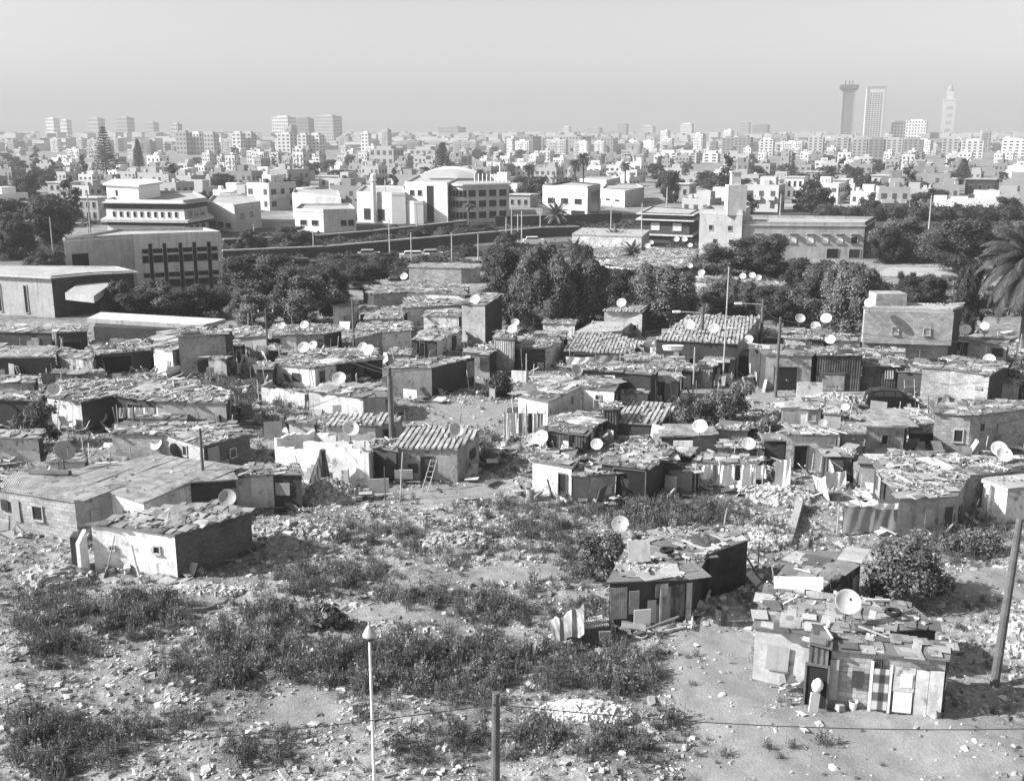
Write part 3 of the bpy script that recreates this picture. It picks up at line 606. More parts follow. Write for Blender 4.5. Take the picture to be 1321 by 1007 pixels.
m3 = bld('white two-storey office with dark eaves-shade bands and a row of ten small windows', [(136, 262), (237, 263), (267, 259), (250, 250), (165, 250)], (0, 306), None, ['paint', 'conc', 'conc', 'conc'], par=.6, eaves=.7, winrows=[(0, 10, .06, .94, .6, .76, .035), (0, 4, .5, .95, .12, .28, .04), (1, 3, .1, .9, .6, .78, .15), (1, 3, .1, .9, .15, .35, .15)])
r, P2, h = m3; slabbox(r, 'ledge', P2, 1.2, h*.46, h*.54, 'concpale'); slabbox(r, 'band', P2, .06, h*.84, h*.985, 'dim'); slabbox(r, 'band', P2, .06, h*.36, h*.455, 'dim')  # dim bands put the shade under eaves and ledge into colour
pp = [G(137, 240, h+3), G(178, 242, h+3), G(206, 238, h+3), G(196, 234, h+3), G(150, 234, h+3)]
mb = MB(); mb.prism([p.to_2d() for p in pp], h+.2, h+3.2, 'paint', 'concpale'); u = mb.build('penthouse', r)
mb = MB(); mb.prism(grow([p.to_2d() for p in pp], .7), h+3.2, h+3.6, 'concpale'); mb.build('penthouse_roof', u)
opening(r, pp[0].to_2d(), pp[1].to_2d(), 4, 1, h+.9, h+2.3)
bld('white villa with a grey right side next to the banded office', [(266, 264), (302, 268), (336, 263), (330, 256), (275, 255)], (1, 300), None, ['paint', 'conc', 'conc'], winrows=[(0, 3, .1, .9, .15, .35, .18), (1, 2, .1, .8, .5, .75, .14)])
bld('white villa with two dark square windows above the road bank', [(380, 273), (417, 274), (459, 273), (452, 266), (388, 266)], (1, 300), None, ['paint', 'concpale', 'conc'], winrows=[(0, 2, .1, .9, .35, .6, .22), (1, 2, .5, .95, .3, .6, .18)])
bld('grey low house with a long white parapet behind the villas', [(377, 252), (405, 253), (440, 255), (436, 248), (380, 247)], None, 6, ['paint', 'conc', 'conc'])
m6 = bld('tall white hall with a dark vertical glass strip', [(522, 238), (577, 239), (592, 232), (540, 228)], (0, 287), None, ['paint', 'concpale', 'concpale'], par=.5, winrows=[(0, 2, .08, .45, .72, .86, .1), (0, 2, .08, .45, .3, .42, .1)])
r, P2, h = m6; opening(r, P2[0], P2[1], (P2[1]-P2[0]).length*.6, 1.9, .3, h-.2, 'window', 'glass', 'conc')
bld('low pale wing with dark garage openings left of the white hall', [(460, 250), (505, 252), (523, 252), (520, 243), (470, 242)], (0, 286), None, ['concpale', 'paint', 'concpale'], winrows=[(0, 2, .1, .9, .1, .5, .2)])
bld('white low annexe with a black doorway at the foot of the hall', [(507, 262), (534, 263), (546, 263), (545, 257), (515, 256)], None, 5, ['paint'], winrows=[(0, 1, .2, .8, .1, .35, .2)])
# round fronted office
DR = ydist(287); hr = zat(239, DR); cx = xat(598, DR, 5); rad = xat(620, DR)-xat(598, DR)
cur = [Vector((cx-rad*1.0, DR+6))]+[Vector((cx-rad*math.cos(t), DR+6-9*math.sin(t))) for t in [math.pi*k/14 for k in range(1, 9)]]+[Vector((xat(657, DR), DR+4)), Vector((xat(655, DR), DR+16)), Vector((cx-rad, DR+16))]
m6b = thing('building', 'grey office with a rounded front and stacked window bands', 'building', (cx, DR+6, 0)); mb = MB()
mb.prism(cur, -.5, hr, 'concpale', 'conc'); mb.build('wall', m6b)
for k, (z0, z1) in enumerate(((.12, .3), (.42, .6), (.7, .88))):
    for i in range(1, 9):
        a, b = cur[i], cur[i+1]; 
        if (b-a).length > 8:
            for q in range(4): opening(m6b, a, b, (b-a).length*(.12+.24*q), (b-a).length*.17, z0*hr, z1*hr, 'window', 'glass')
        else: opening(m6b, a, b, (b-a).length*.5, (b-a).length*.93, z0*hr, z1*hr, 'window', 'glass')
mb = MB(); mb.prism(grow(cur, .5), hr, hr+.4, 'paint', 'conc'); mb.build('roof', m6b)
for k in range(9):
    q = MB(); p = Vector((xat(612+5.2*k, DR+3), DR+7)); q.tube([(p.x, p.y, hr+.4), (p.x, p.y, hr+2.7)], .14, 'paint', 6); q.build('post', m6b)
mh = thing('building', 'white vaulted hall rising behind the white hall and round office', 'building', (xat(580, 300), 302, 0)); mb = MB()
x0, x1 = xat(545, 298), xat(613, 298); hz = zat(224, 298); V = []; n = 12
mb.prism([Vector((x0, 298)), Vector((x1, 298)), Vector((x1, 318)), Vector((x0, 318))], -.5, hz-1.2, 'paint', 'conc'); mb.build('wall', mh)
mb = MB()
for k in range(n):
    t0, t1 = k/n, (k+1)/n; za, zb = [hz-1.2+2.6*math.sin(math.pi*(.15+.7*t)) for t in (t0, t1)]; xa, xb = x0+(x1-x0)*t0, x0+(x1-x0)*t1
    mb.add([(xa, 297, za), (xb, 297, zb), (xb, 319, zb), (xa, 319, za), (xa, 297, hz-1.2), (xb, 297, hz-1.2)], [(0, 1, 2, 3), (4, 5, 1, 0)], 'paint')
mb.build('roof', mh)
# slim white column with a ball
D = ydist(288); x = xat(483, D); t = thing('chimney', 'slim white freestanding column with a small ball cap', 'column', (x, D, 0)); zt = zat(232, D)
mb = MB(); mb.tube([(x, D, -.3), (x, D, zt)], [.75, .6], 'paint', 12); mb.build('shaft', t); mb = MB(); mb.lathe([(0.01, 1.6), (.5, 1.4), (.75, .8), (.55, .2), (.9, 0), (.9, -.3), (.6, -.4)], (x, D, zt), 'paint', 12); mb.build('cap', t)
bld('white cube house with four dark windows and a dark right side', [(700, 242), (758, 244), (775, 240), (735, 236)], (0, 281), None, ['paint', 'conc', 'dim'], winrows=[(0, 3, .05, .95, .5, .68, .16), (0, 1, .65, .95, .1, .3, .3), (1, 1, .2, .9, .05, .9, .6)])  # grey side wall and tall pane put the right side's shade into colour
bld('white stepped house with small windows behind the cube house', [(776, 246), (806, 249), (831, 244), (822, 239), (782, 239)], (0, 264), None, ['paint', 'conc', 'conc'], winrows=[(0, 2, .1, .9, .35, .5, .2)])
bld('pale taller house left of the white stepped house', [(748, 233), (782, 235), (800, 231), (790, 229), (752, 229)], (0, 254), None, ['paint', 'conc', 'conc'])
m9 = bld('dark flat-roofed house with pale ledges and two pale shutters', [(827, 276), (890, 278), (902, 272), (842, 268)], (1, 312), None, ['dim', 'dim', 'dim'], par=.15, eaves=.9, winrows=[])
r, P2, h = m9; slabbox(r, 'ledge', P2, 1.0, h*.78, h*.82, 'concpale'); slabbox(r, 'ledge', P2, .8, h*.2, h*.25, 'concpale')
for f in (.3, .75): opening(r, P2[0], P2[1], (P2[1]-P2[0]).length*f, 1.9, h*.4, h*.68, 'window', 'concpale', 'conc')
m10 = bld('pale factory wing with seven shuttered windows under little hoods', [(958, 291), (1116, 292), (1129, 284), (965, 282)], (1, 334), None, ['conc', 'dim', 'conc'], par=.5, eaves=.15)
r, P2, h = m10; L = (P2[1]-P2[0]).length
for k, f in enumerate((.13, .28, .42, .56, .68, .8, .92)):
    fr = opening(r, P2[0], P2[1], L*f, L*.055, h*.46, h*.68, 'window', 'paint' if k not in (6,) else 'glass', 'concpale')
    q = MB(); p = P2[0].lerp(P2[1], f); q.box((p.x, p.y-.4, h*.76), (L*.075, .9, .12), 'conc', rx=-.35, rz=math.atan2(P2[1].y-P2[0].y, P2[1].x-P2[0].x)); q.build('hood', fr)
opening(r, P2[0], P2[1], L*.75, 2, .1, h*.3, 'door', 'dark'); opening(r, P2[0], P2[1], L*.93, 2, .1, h*.3, 'window', 'glass')
m10b = bld('taller pale factory block with four small hooded windows', [(903, 275), (958, 277), (968, 271), (915, 270)], (0, 330), None, ['conc', 'conc'], par=.6, winrows=[(0, 2, .05, .95, .62, .74, .1), (0, 2, .2, .95, .3, .42, .1)])
r, P2, h = m10b
D = P2[1].y+2; q = MB(); xx = xat(948, D, h); w = xat(960, D, h)-xat(936, D, h)
q.box((xx, D, h+zat(240, D)/2-h/2), (w, w*.9, zat(240, D)-h+.4), 'concpale'); tw = q.build('stair_tower', r)
q = MB(); z2 = zat(240, D); q.box((xx-.2, D, (z2+zat(224, D))/2+.1), (w*.5, w*.5, zat(224, D)-z2), 'concpale'); q.box((xx-.2, D, zat(224, D)+.3), (w*.6, w*.6, .3), 'concpale'); q.build('turret', tw)
q = MB(); q.tube([(xx, D, z2), (xx, D, zat(224, D)+3)], .08, 'metal', 6); q.build('aerial', tw)
for (x0, x1, yt, yb, wl, lb) in [
    (1125, 1158, 227, 249, 'concpale', 'pale cube villa with an awning right of the factory road'), (1176, 1201, 229, 247, 'paint', 'white villa with a shaded loggia'),
    (1207, 1240, 231, 247, 'paint', 'white bungalow with two dark windows'), (1248, 1296, 232, 251, 'dim', 'dark grey villa near the right edge'),
    (1014, 1044, 229, 257, 'paint', 'bright white block with two rows of windows'), (1068, 1098, 233, 255, 'concpale', 'pale house with an outside stair'),
    (983, 1013, 232, 257, 'concpale', 'pale low house right of the factory turret'), (1040, 1066, 222, 240, 'conc', 'grey house behind the bright white block'),
    (300, 335, 222, 238, 'concpale', 'pale two-part house above the villas'), (60, 100, 236, 258, 'conc', 'grey house among trees left of the banded office'),
    (98, 140, 256, 285, 'conc', 'grey boxy house in front of the banded office'), (345, 378, 240, 262, 'conc', 'grey long house right of the dark tree'),
    (655, 695, 252, 268, 'conc', 'low house behind the palms right of the round office'), (410, 455, 228, 243, 'concpale', 'pale broad house with a flat roof beyond the villas'),
    (860, 900, 238, 256, 'conc', 'shaded house behind the round dark tree'), (38, 56, 286, 312, 'concpale', 'pale house in the trees by the left edge')]:
    D = ydist(yb); xa, xb = xat(x0, D), xat(x1, D); hh = zat(yt, D); dp = (xb-xa)*.8; w_ = xb-xa
    a = Vector((xa, D+dp*.25)); b = Vector((xa+w_*.72, D)); c_ = Vector((xb, D+dp*.5)); d_ = Vector((xa+w_*.3, D+dp*.8))
    root = thing('villa', lb, 'house', (xa, D, 0), 'villas of the garden suburb'); q = MB()
    q.prism([a, b, c_, d_], -.5, hh, wl, 'conc'); q.build('wall', root); q = MB(); q.prism(grow([a, b, c_, d_], .35), hh, hh+.35, 'concpale' if wl != 'dim' else 'conc'); q.build('roof', root)
    for k in range(3):
        for z0 in ((.12, .38), (.58, .84)) if hh > 5.5 else ((.25, .65),): opening(root, a, b, (b-a).length*(.2+.3*k), (b-a).length*.13, hh*z0[0], hh*z0[1], 'window', 'glass')
    opening(root, b, c_, (c_-b).length*.5, (c_-b).length*.25, hh*.5, hh*.75, 'window', 'glass')

# ---------- generic town houses: shared meshes, one object each ----------
def house_mesh(w, d, fl, wall, seed, wpf=3, balcony=False, penth=True):
    rr = random.Random(seed); mb = MB(); hh = fl*3.1
    mb.box((0, 0, hh/2-.5), (w, d, hh+1), wall)
    for dx, dy, sx, sy in ((0, -d/2+.12, w+.04, .24), (0, d/2-.12, w+.04, .24), (-w/2+.12, 0, .24, d-.5), (w/2-.12, 0, .24, d-.5)): mb.box((dx, dy, hh+.45), (sx, sy, .9), wall)
    mb.box((0, 0, hh+.02), (w-.5, d-.5, .08), 'townroof')
    if penth:
        pw = rr.uniform(.25, .5)*w; mb.box((rr.uniform(-.2, .2)*w, rr.uniform(-.1, .25)*d, hh+1.4), (pw, d*.4, 2.8), wall)
    for q in range(3): mb.box((rr.uniform(-.4, .4)*w, rr.uniform(-.4, .4)*d, hh+1.3), (rr.uniform(.5, 1.6), rr.uniform(.5, 1.2), rr.uniform(.8, 1.6)), rr.choice(['townroof', 'towndark', wall]))
    for f in range(fl):
        z = f*3.1+1.7
        for side in range(4):
            L = w if side % 2 == 0 else d; k = max(2, int(L/wpf))
            for q in range(k):
                if rr.random() < .12: continue
                s = (q+.5)/k*L-L/2; ww = rr.choice([1.1, 1.3, 1.8])
                if side == 0: mb.box((s, -d/2-.03, z), (ww, .1, 1.4), 'towndark')
                if side == 1: mb.box((w/2+.03, s, z), (.1, ww, 1.4), 'towndark')
                if side == 3: mb.box((-w/2-.03, s, z), (.1, ww, 1.4), 'towndark')
        if balcony and f:
            mb.box((-w*.2, -d/2-.5, z-1.2), (w*.4, 1.0, 1.0), wall)
            mb.box((w*.3, -d/2-.5, z-1.2), (w*.22, 1.0, 1.0), wall)
    return mb
HM = []
for i, (w, d, fl, wl, ds) in enumerate([(10, 9, 2, 'townwall', 'white two-storey'), (13, 10, 2, 'townwall', 'broad white two-storey'), (9, 9, 1, 'townwall', 'small white single-storey'), (11, 9, 3, 'townwall', 'white three-storey'),
        (12, 9, 2, 'towngrey', 'grey two-storey'), (9, 8, 3, 'towngrey', 'narrow grey three-storey'), (15, 9, 1, 'townwall', 'long white single-storey'), (18, 10, 3, 'townwall', 'wide white three-storey')]):
    o = house_mesh(w, d, fl, wl, i, balcony=fl > 1).build('town_house'); HM.append((o, w, fl, ds))
AM = []
for i, (w, d, fl, wl, ds) in enumerate([(22, 14, 5, 'townwall', 'white five-storey'), (34, 14, 5, 'townwall', 'long white five-storey'), (18, 15, 7, 'townwall', 'white seven-storey'), (26, 14, 4, 'towngrey', 'grey four-storey'), (30, 15, 6, 'towngrey', 'grey six-storey'), (16, 14, 9, 'townwall', 'slim white nine-storey')]):
    o = house_mesh(w, d, fl, wl, 50+i, wpf=3.4, balcony=True).build('apartment_block'); AM.append((o, w, fl, ds))
used = set()
def place(src, loc, rz, sc_, label, group, cat):
    o = src
    if src.name in used: o = src.copy(); COL.objects.link(o)
    used.add(src.name); o.location = loc; o.rotation_euler.z = rz; o.scale = sc_; tag(o, label, cat, group); return o
OCC = []   # occupied discs
for o in list(COL.objects):
    if o.parent is None and o.location.y > 120 and not o.name.startswith(('town_', 'apart')):
        ws = [Vector(v.co)+o.location for c in o.children if c.type == 'MESH' and c.name.startswith('wall') for v in c.data.vertices]
        if ws:
            c = sum(ws, Vector())/len(ws); OCC.append((c.x, c.y, max((w-c).to_2d().length for w in ws)+3))
def free(x, y, r):
    for a, b, c in OCC:
        if (x-a)**2+(y-b)**2 < (r+c)**2: return False
    return True
def hides(x, y, z, r):
    """would it stand right in front of a surveyed building?"""
    px, py = proj([x, y, z]); 
    return False
def place_word(px):
    for lim, w in ((150, 'far left'), (330, 'left'), (520, 'left of centre'), (700, 'central'), (880, 'right of centre'), (1080, 'right')):
        if px < lim: return w
    return 'far right'
# roads and rail line stay open: nothing between these two lines
def in_corridor(px, py):
    if px < 640: yb = 325-(px-300)*.1 if px > 300 else 327
    else: yb = 292
    return py > yb-14
nh = 0
rr = random.Random(3)
TREESPOTS = []
def band(n, y0, y1, kinds, r0, grp, cat, base, names, srng=(.8, 1.1), dist=None):
    global nh
    tries = 0; k = 0
    while k < n and tries < n*30:
        tries += 1
        px = rr.uniform(-25, 1345)
        py = rr.uniform(y0, y1) if dist is None else None
        D = ydist(py) if dist is None else rr.uniform(dist[0]**.5, dist[1]**.5)**2
        if py is None: _, py = proj([0, D, 0])
        if in_corridor(px, py): continue
        x = xat(px, D)
        src, w, fl, ds = kinds[rr.choices(range(len(kinds)), names)[0]]
        s = rr.uniform(*srng)
        if not free(x, D, w*.5*s+r0): continue
        OCC.append((x, D, w*.5*s))
        place(src, (x, D, 0), R(rr.choice([-28, -28, 62, -20])+rr.uniform(-9, 9)), (s, s, rr.uniform(.85, 1.15)), f"{ds} {base} in the {place_word(px)} part of the town", grp, cat)
        k += 1
    return k
# landmark-sized blocks seen on the skyline
def tower(label, x0, x1, yt, D, fl, wall='townwall', cat='apartment block', name='apartment_block', side=.35, winm='towndark'):
    W = xat(x1, D)-xat(x0, D); h = zat(yt, D); w = W*.78; d = w*.7; mb = MB(); yaw = R(-25)
    mb.box((0, 0, h/2-.5), (w, d, h+1), wall); mb.box((0, 0, h+1), (w*.6, d*.5, 2.2), wall)
    for f in range(fl):
        z = (f+.55)*h/fl
        for sd in (0, 1, 3):
            L = w if sd == 0 else d; k = max(2, int(L/4.5))
            for q in range(k):
                s = (q+.5)/k*L-L/2; ww = L/k*.5
                if sd == 0: mb.box((s, -d/2-.05, z), (ww, .2, h/fl*.5), winm)
                else: mb.box(((1 if sd == 1 else -1)*(w/2+.05), s, z), (.2, ww, h/fl*.5), winm)
    o = mb.build(name); o.location = (xat((x0+x1)/2, D), D, 0); o.rotation_euler.z = yaw; tag(o, label, cat)
    OCC.append((o.location.x, D, W*.6)); return o
for a in [('white slab block paired on the left skyline', 352, 384, 151, 2000, 9), ('grey slab between the two white slabs on the left skyline', 378, 410, 153, 2060, 9, 'towngrey'), ('tallest white slab with a grey side on the left skyline', 406, 443, 150, 1980, 10),
          ('white block at the far left end of the skyline', 62, 80, 153, 2300, 8), ('small white block on the far left skyline', 80, 95, 155, 2350, 7), ('grey twin block on the left skyline above the conifer', 116, 138, 153, 2300, 7), ('white and grey block right of the conifer top', 152, 176, 152, 2250, 8),
          ('lone hazy grey block on the left skyline', 189, 207, 158, 2500, 6, 'towngrey'), ('hazy stepped block left of centre', 222, 237, 160, 1800, 7), ('flat hazy megablock near the middle of the skyline', 565, 602, 164, 2300, 6, 'towngrey'),
          ('small slim tower right of the picture middle', 725, 737, 164, 2600, 8), ('hazy pale block beside the slim tower', 757, 778, 165, 2600, 6), ('hazy double topped tower', 795, 811, 160, 2500, 9), ('hazy squat grey tower', 826, 846, 163, 2500, 7),
          ('crisp white tower with grey side right of centre', 876, 895, 160, 2300, 10), ('white tower left of the twin towers', 952, 968, 158, 2300, 9), ('wide grey block beside the white tower', 968, 993, 161, 2350, 8, 'towngrey'),
          ('big white hotel slab between twin towers and minaret', 1146, 1170, 158, 2000, 8), ('brighter white hotel slab left of the minaret', 1164, 1196, 156, 1980, 9),
          ('bright white block below the twin towers', 1040, 1064, 177, 1150, 7), ('white narrow block under the dark tower', 1076, 1096, 178, 1150, 7), ('rounded white block under the white tower', 1097, 1120, 180, 1100, 6), ('grey bulky block under the twin towers', 1118, 1142, 180, 1120, 6, 'towngrey'),
          ('brown-grey slanted block below the hotel slabs', 1140, 1166, 180, 1100, 7, 'towngrey'), ('dark grey block right of the slanted block', 1162, 1192, 180, 1080, 7, 'towngrey'), ('blank bright white block below the minaret', 1212, 1237, 179, 1080, 7), ('pale gridded block right of the blank white one', 1236, 1270, 182, 1060, 6), ('pale gridded block at the right edge', 1288, 1325, 181, 1050, 6),
          ('white apartment row with small windows near the middle right', 845, 880, 197, 850, 4), ('white apartment row beside the first near the middle right', 868, 905, 197, 860, 4), ('white cube row right of the apartment rows', 905, 930, 198, 900, 3),
          ('grey mid-rise in the right middle distance', 930, 950, 178, 1300, 5, 'towngrey'), ('grey wide mid-rise in the right middle distance', 945, 972, 177, 1280, 6, 'towngrey'), ('white gridded mid-rise right of the grey pair', 978, 1000, 180, 1200, 6),
          ('first white slab of the left housing estate', 228, 250, 171, 1250, 5), ('second white slab of the left housing estate', 246, 266, 172, 1260, 5), ('third white slab of the left housing estate', 264, 284, 173, 1240, 5), ('fourth white slab of the left housing estate', 300, 318, 172, 1230, 6), ('fifth white slab of the left housing estate', 314, 332, 172, 1240, 6), ('sixth white slab of the left housing estate', 358, 384, 173, 1220, 6), ('seventh white slab of the left housing estate', 384, 402, 174, 1210, 6), ('eighth white slab of the left housing estate', 398, 420, 174, 1215, 6), ('ninth bright white block of the housing estate with stepped top', 466, 480, 172, 1300, 6),
          ('white block with dark windows nearer the camera in the left estate', 378, 392, 192, 820, 4), ('grey block right of the nearer white estate block', 392, 404, 192, 830, 4, 'towngrey'), ('long dim barrack block in the middle distance', 476, 522, 192, 800, 2, 'towngrey'), ('dim tall block behind the second conifer', 527, 572, 193, 790, 3, 'towngrey'),
          ('wide dim grey slab in the middle of the town', 650, 700, 176, 1500, 4, 'towngrey'), ('wide dim grey slab right of the first', 700, 765, 176, 1520, 4, 'towngrey'), ('dim grey slab ending the row', 765, 798, 178, 1500, 4, 'towngrey')]:
    tower(*a)
# twin towers, minaret
def twin(label, x0, x1, yt, D, crown, white):
    W = xat(x1, D)-xat(x0, D); h = zat(yt, D); w = W*.8; t = thing('tower', label, 'tower'); t.rotation_euler.z = R(-14)
    wl = 'townwall' if white else 'towngrey'
    q = MB(); q.box((0, 0, h/2), (w, w, h), wl); q.build('shaft', t)
    q = MB()
    for f in range(26):
        z = h*(.06+.86*f/26)
        for k in range(5): q.box((-w*.28+k*w*.14, -w/2-.1, z), (w*.085, .4, h*.018), 'towndark')
    tag(q.build('window_grid', t), kind='stuff')
    q = MB()
    for sx in (-1, 1): q.box((sx*w*.46, -w/2-.3, h/2), (w*.09, 1.2, h*.99), wl)
    q.build('corner_pier', t)
    if crown:
        q = MB(); q.box((0, 0, h*.985), (w*1.4, w*1.4, h*.06), 'towndark'); q.box((0, 0, h*.94), (w*1.2, w*1.2, h*.03), 'towndark'); q.build('crown', t)
        for dx in (-.3, 0, .25): q = MB(); q.tube([(dx*w, 0, h), (dx*w, 0, h*1.09)], 1.0, 'towndark', 5); q.build('antenna', t)
    else: q = MB(); q.box((0, 0, h*.985), (w*1.04, w*1.04, h*.03), wl); q.build('crown', t)
    t.location = (xat((x0+x1)/2, D), D, 0); OCC.append((t.location.x, D, W)); return t
twin('darker of the two high-rise towers, with a wide dark crown', 1080, 1100, 111, 2030, True, False)
twin('white high-rise tower with a window grid, right of the dark crowned one', 1110, 1139, 112, 2000, False, True)
D = 3000; t = thing('minaret', 'tall square minaret with a narrower lantern on top', 'minaret'); t.rotation_euler.z = R(-20)
w = (xat(1230, D)-xat(1211, D))*.78; zh = zat(128, D); q = MB(); q.box((0, 0, zh/2), (w, w, zh), 'townwall'); q.box((0, 0, zh-2), (w*1.06, w*1.06, 5), 'townwall'); q.build('shaft', t)
q = MB(); z2 = zat(118, D); q.box((0, 0, (zh+z2)/2), (w*.55, w*.55, z2-zh), 'townwall'); q.build('lantern', t)
q = MB(); q.lathe([(w*.22, 0), (w*.24, w*.2), (w*.15, w*.45), (1, w*.6), (.6, w*.9), (.1, w*1.1)], (0, 0, z2), 'townwall', 10); q.build('finial', t)
q = MB(); 
for k in range(4): q = MB(); q.box((0, -w/2-.3, zh*(.3+.17*k)), (w*.45, 1, zh*.07), 'towngrey'); q.build('blind_arch', t)
1; t.location = (xat(1220, D), D, 0)

band(110, 226, 292, HM, 2, 'houses of the near suburb', 'house', 'flat-roofed house', [2, 1, 4, 0, 5, 0, 4, 0])
band(190, 195, 230, HM, 1, 'houses of the middle town', 'house', 'flat-roofed block house', [4, 4, 3, 2, 3, 1, 2, 1.5], (.6, .95))
band(230, 0, 0, AM, 0, 'apartment blocks of the far town', 'apartment block', 'apartment block', [6, 4, 1, 3, 1, .5], (.5, .85), dist=(1250, 2900))
# the far city beyond counting
mb = MB(); n = 3000
for k in range(n):
    D = random.uniform(1500**.5, 5200**.5)**2; px = random.uniform(-40, 1360); x = xat(px, D)
    if not free(x, D, 8): continue
    w = random.uniform(12, 36); d = random.uniform(12, 20); hh = random.choice([7, 9, 10, 12, 13, 15, 18]) if D < 1900 else random.uniform(.45, 1.0)*(19+D*.0045)
    mb.box((x, D, hh/2), (w, d, hh), random.choice(['townwall', 'townwall', 'townwall', 'towngrey']), rz=R(-25+random.uniform(-10, 10)))
    for f in range(2): mb.box((x-2, D-d*.55, hh*(.3+.35*f)), (w*.7, d*.3, 1.6), 'towndark', rz=R(-25))
tag(mb.build('distant_city'), kind='stuff')
for o, *_ in HM+AM:
    if o.name not in used: bpy.data.objects.remove(o)
# ---------- ground ----------
def bumps(x, y):
    x = np.asarray(x, float); y = np.asarray(y, float)
    near = np.clip((75-y)/25, 0, 1)
    return near*(.10*np.sin(x*.9+1.3*np.sin(y*.5))+.09*np.sin(y*1.3+1.7*np.sin(x*.4))+.05*np.sin(x*2.9+y*1.7)+.04*np.sin(y*3.7-x*2.1))
xs = np.linspace(-60, 70, 261); ys = np.linspace(12, 130, 237)
X, Y = np.meshgrid(xs, ys); Z = bumps(X, Y); edge = np.minimum.reduce([X-xs[0], xs[-1]-X, Y-ys[0], ys[-1]-Y]); Z = Z*np.clip(edge/3, 0, 1)
V = np.stack([X.ravel(), Y.ravel(), Z.ravel()], -1); nx = len(xs)
ii = (np.arange(len(ys)-1)[:, None]*nx+np.arange(nx-1)[None]).ravel(); Fq = np.stack([ii, ii+1, ii+nx+1, ii+nx], -1)
# ground material: soil, sand and litter, masked by where the bare sandy places are
m, nt, b = nodes('soil'); L = nt.links
geo = nn(nt, 'ShaderNodeNewGeometry'); co = geo.outputs['Position']
n1 = noise(nt, co, .12, 6, .6); n2 = noise(nt, co, 1.4, 6, .7); n3 = noise(nt, co, 9, 4, .8)
at = nn(nt, 'ShaderNodeAttribute'); at.attribute_name = 'bare'
rough_ = mul(nt, mul(nt, ramp(nt, n1, .35, .65, .65, 1.35), ramp(nt, n2, .35, .65, .5, 1.5)), ramp(nt, n3, .35, .65, .6, 1.35))
sand = mul(nt, mul(nt, ramp(nt, n2, .3, .7, .78, 1.15), ramp(nt, n3, .3, .7, .86, 1.1)), .28)
mx = nn(nt, 'ShaderNodeMix'); mx.data_type = 'FLOAT'
L.new(at.outputs['Fac'], mx.inputs[0]); L.new(mul(nt, rough_, .24), mx.inputs[2]); L.new(sand, mx.inputs[3])
cb = nn(nt, 'ShaderNodeCombineColor')
for i in range(3): L.new(mx.outputs[0], cb.inputs[i])
L.new(cb.outputs[0], b.inputs['Base Color']); b.inputs['Roughness'].default_value = .95; b.inputs['Specular IOR Level'].default_value = .1
bp = nn(nt, 'ShaderNodeBump'); bp.inputs['Strength'].default_value = .7; bp.inputs['Distance'].default_value = .08; L.new(n3, bp.inputs['Height']); L.new(bp.outputs[0], b.inputs['Normal'])
BARE = [[(880, 812), (968, 812), (975, 850), (1030, 905), (1330, 925), (1330, 1080), (905, 1080), (895, 940), (850, 880)],
        [(560, 522), (668, 520), (640, 548), (520, 552)], [(500, 633), (610, 622), (648, 632), (560, 655)], [(470, 775), (560, 790), (570, 805), (440, 800)],
        [(590, 735), (720, 728), (740, 748), (600, 752)], [(360, 885), (430, 890), (440, 935), (330, 930)], [(625, 820), (690, 822), (690, 840), (640, 838)],
        [(880, 500), (1130, 505), (1130, 525), (1000, 520), (880, 510)], [(1240, 735), (1330, 735), (1330, 775), (1240, 770)], [(400, 812), (440, 800), (470, 830), (400, 830)]]
def mask(polys, x, y, soft=0):
    px, py = proj(np.stack([x, y, np.zeros_like(x)], -1)); k = np.zeros(len(px))
    for p in polys: k = np.maximum(k, inpoly(p, px, py))
    return k
jx = rng.normal(0, .35, X.size); jy = rng.normal(0, .7, X.size)
bare = (mask(BARE, X.ravel()+jx, Y.ravel()+jy)+mask(BARE, X.ravel()-jx, Y.ravel()-jy)+mask(BARE, X.ravel(), Y.ravel()))/3
g = MB(); far = 9000
g.add(V, Fq, 'soil')
x0, x1, y0, y1 = xs[0], xs[-1], ys[0], ys[-1]
g.add([(-far, -300, 0), (far, -300, 0), (far, y0, 0), (-far, y0, 0)], [(0, 1, 2, 3)], 'soil')
g.add([(-far, y0, 0), (x0, y0, 0), (x0, y1, 0), (-far, y1, 0)], [(0, 1, 2, 3)], 'soil')
g.add([(x1, y0, 0), (far, y0, 0), (far, y1, 0), (x1, y1, 0)], [(0, 1, 2, 3)], 'soil')
g.add([(-far, y1, 0), (far, y1, 0), (far, far, 0), (-far, far, 0)], [(0, 1, 2, 3)], 'soil')
go = tag(g.build('ground', smooth=True), kind='structure')
a = go.data.attributes.new('bare', 'FLOAT', 'POINT'); full = np.zeros(len(go.data.vertices)); full[:len(bare)] = bare; a.data.foreach_set('value', full)
def feat(pts, name, m, z=.03, lab=None):
    q = MB(); q.add([tuple(G(x, y))[:2]+(z,) for x, y in pts], [tuple(range(len(pts)))], m); return tag(q.build(name), kind='structure')
mat('asphalt', .16, var=.15, scale=.5, bump=.1); mat('verge', .06, var=.35, scale=.25, bump=.2)
feat([(-60, 352), (300, 334), (640, 316), (1000, 300), (1000, 296), (640, 310), (300, 326), (-60, 340)], 'road', 'asphalt', .05)
feat([(-200, 372), (640, 330), (1500, 316), (1500, 262), (640, 280), (-200, 318)], 'verge', 'verge', .02)
feat([(1000, 267), (1500, 263), (1500, 260), (1000, 263)], 'road', 'conc', .05)
feat([(1120, 356), (1400, 362), (1400, 348), (1150, 345)], 'path', 'conc', .05)
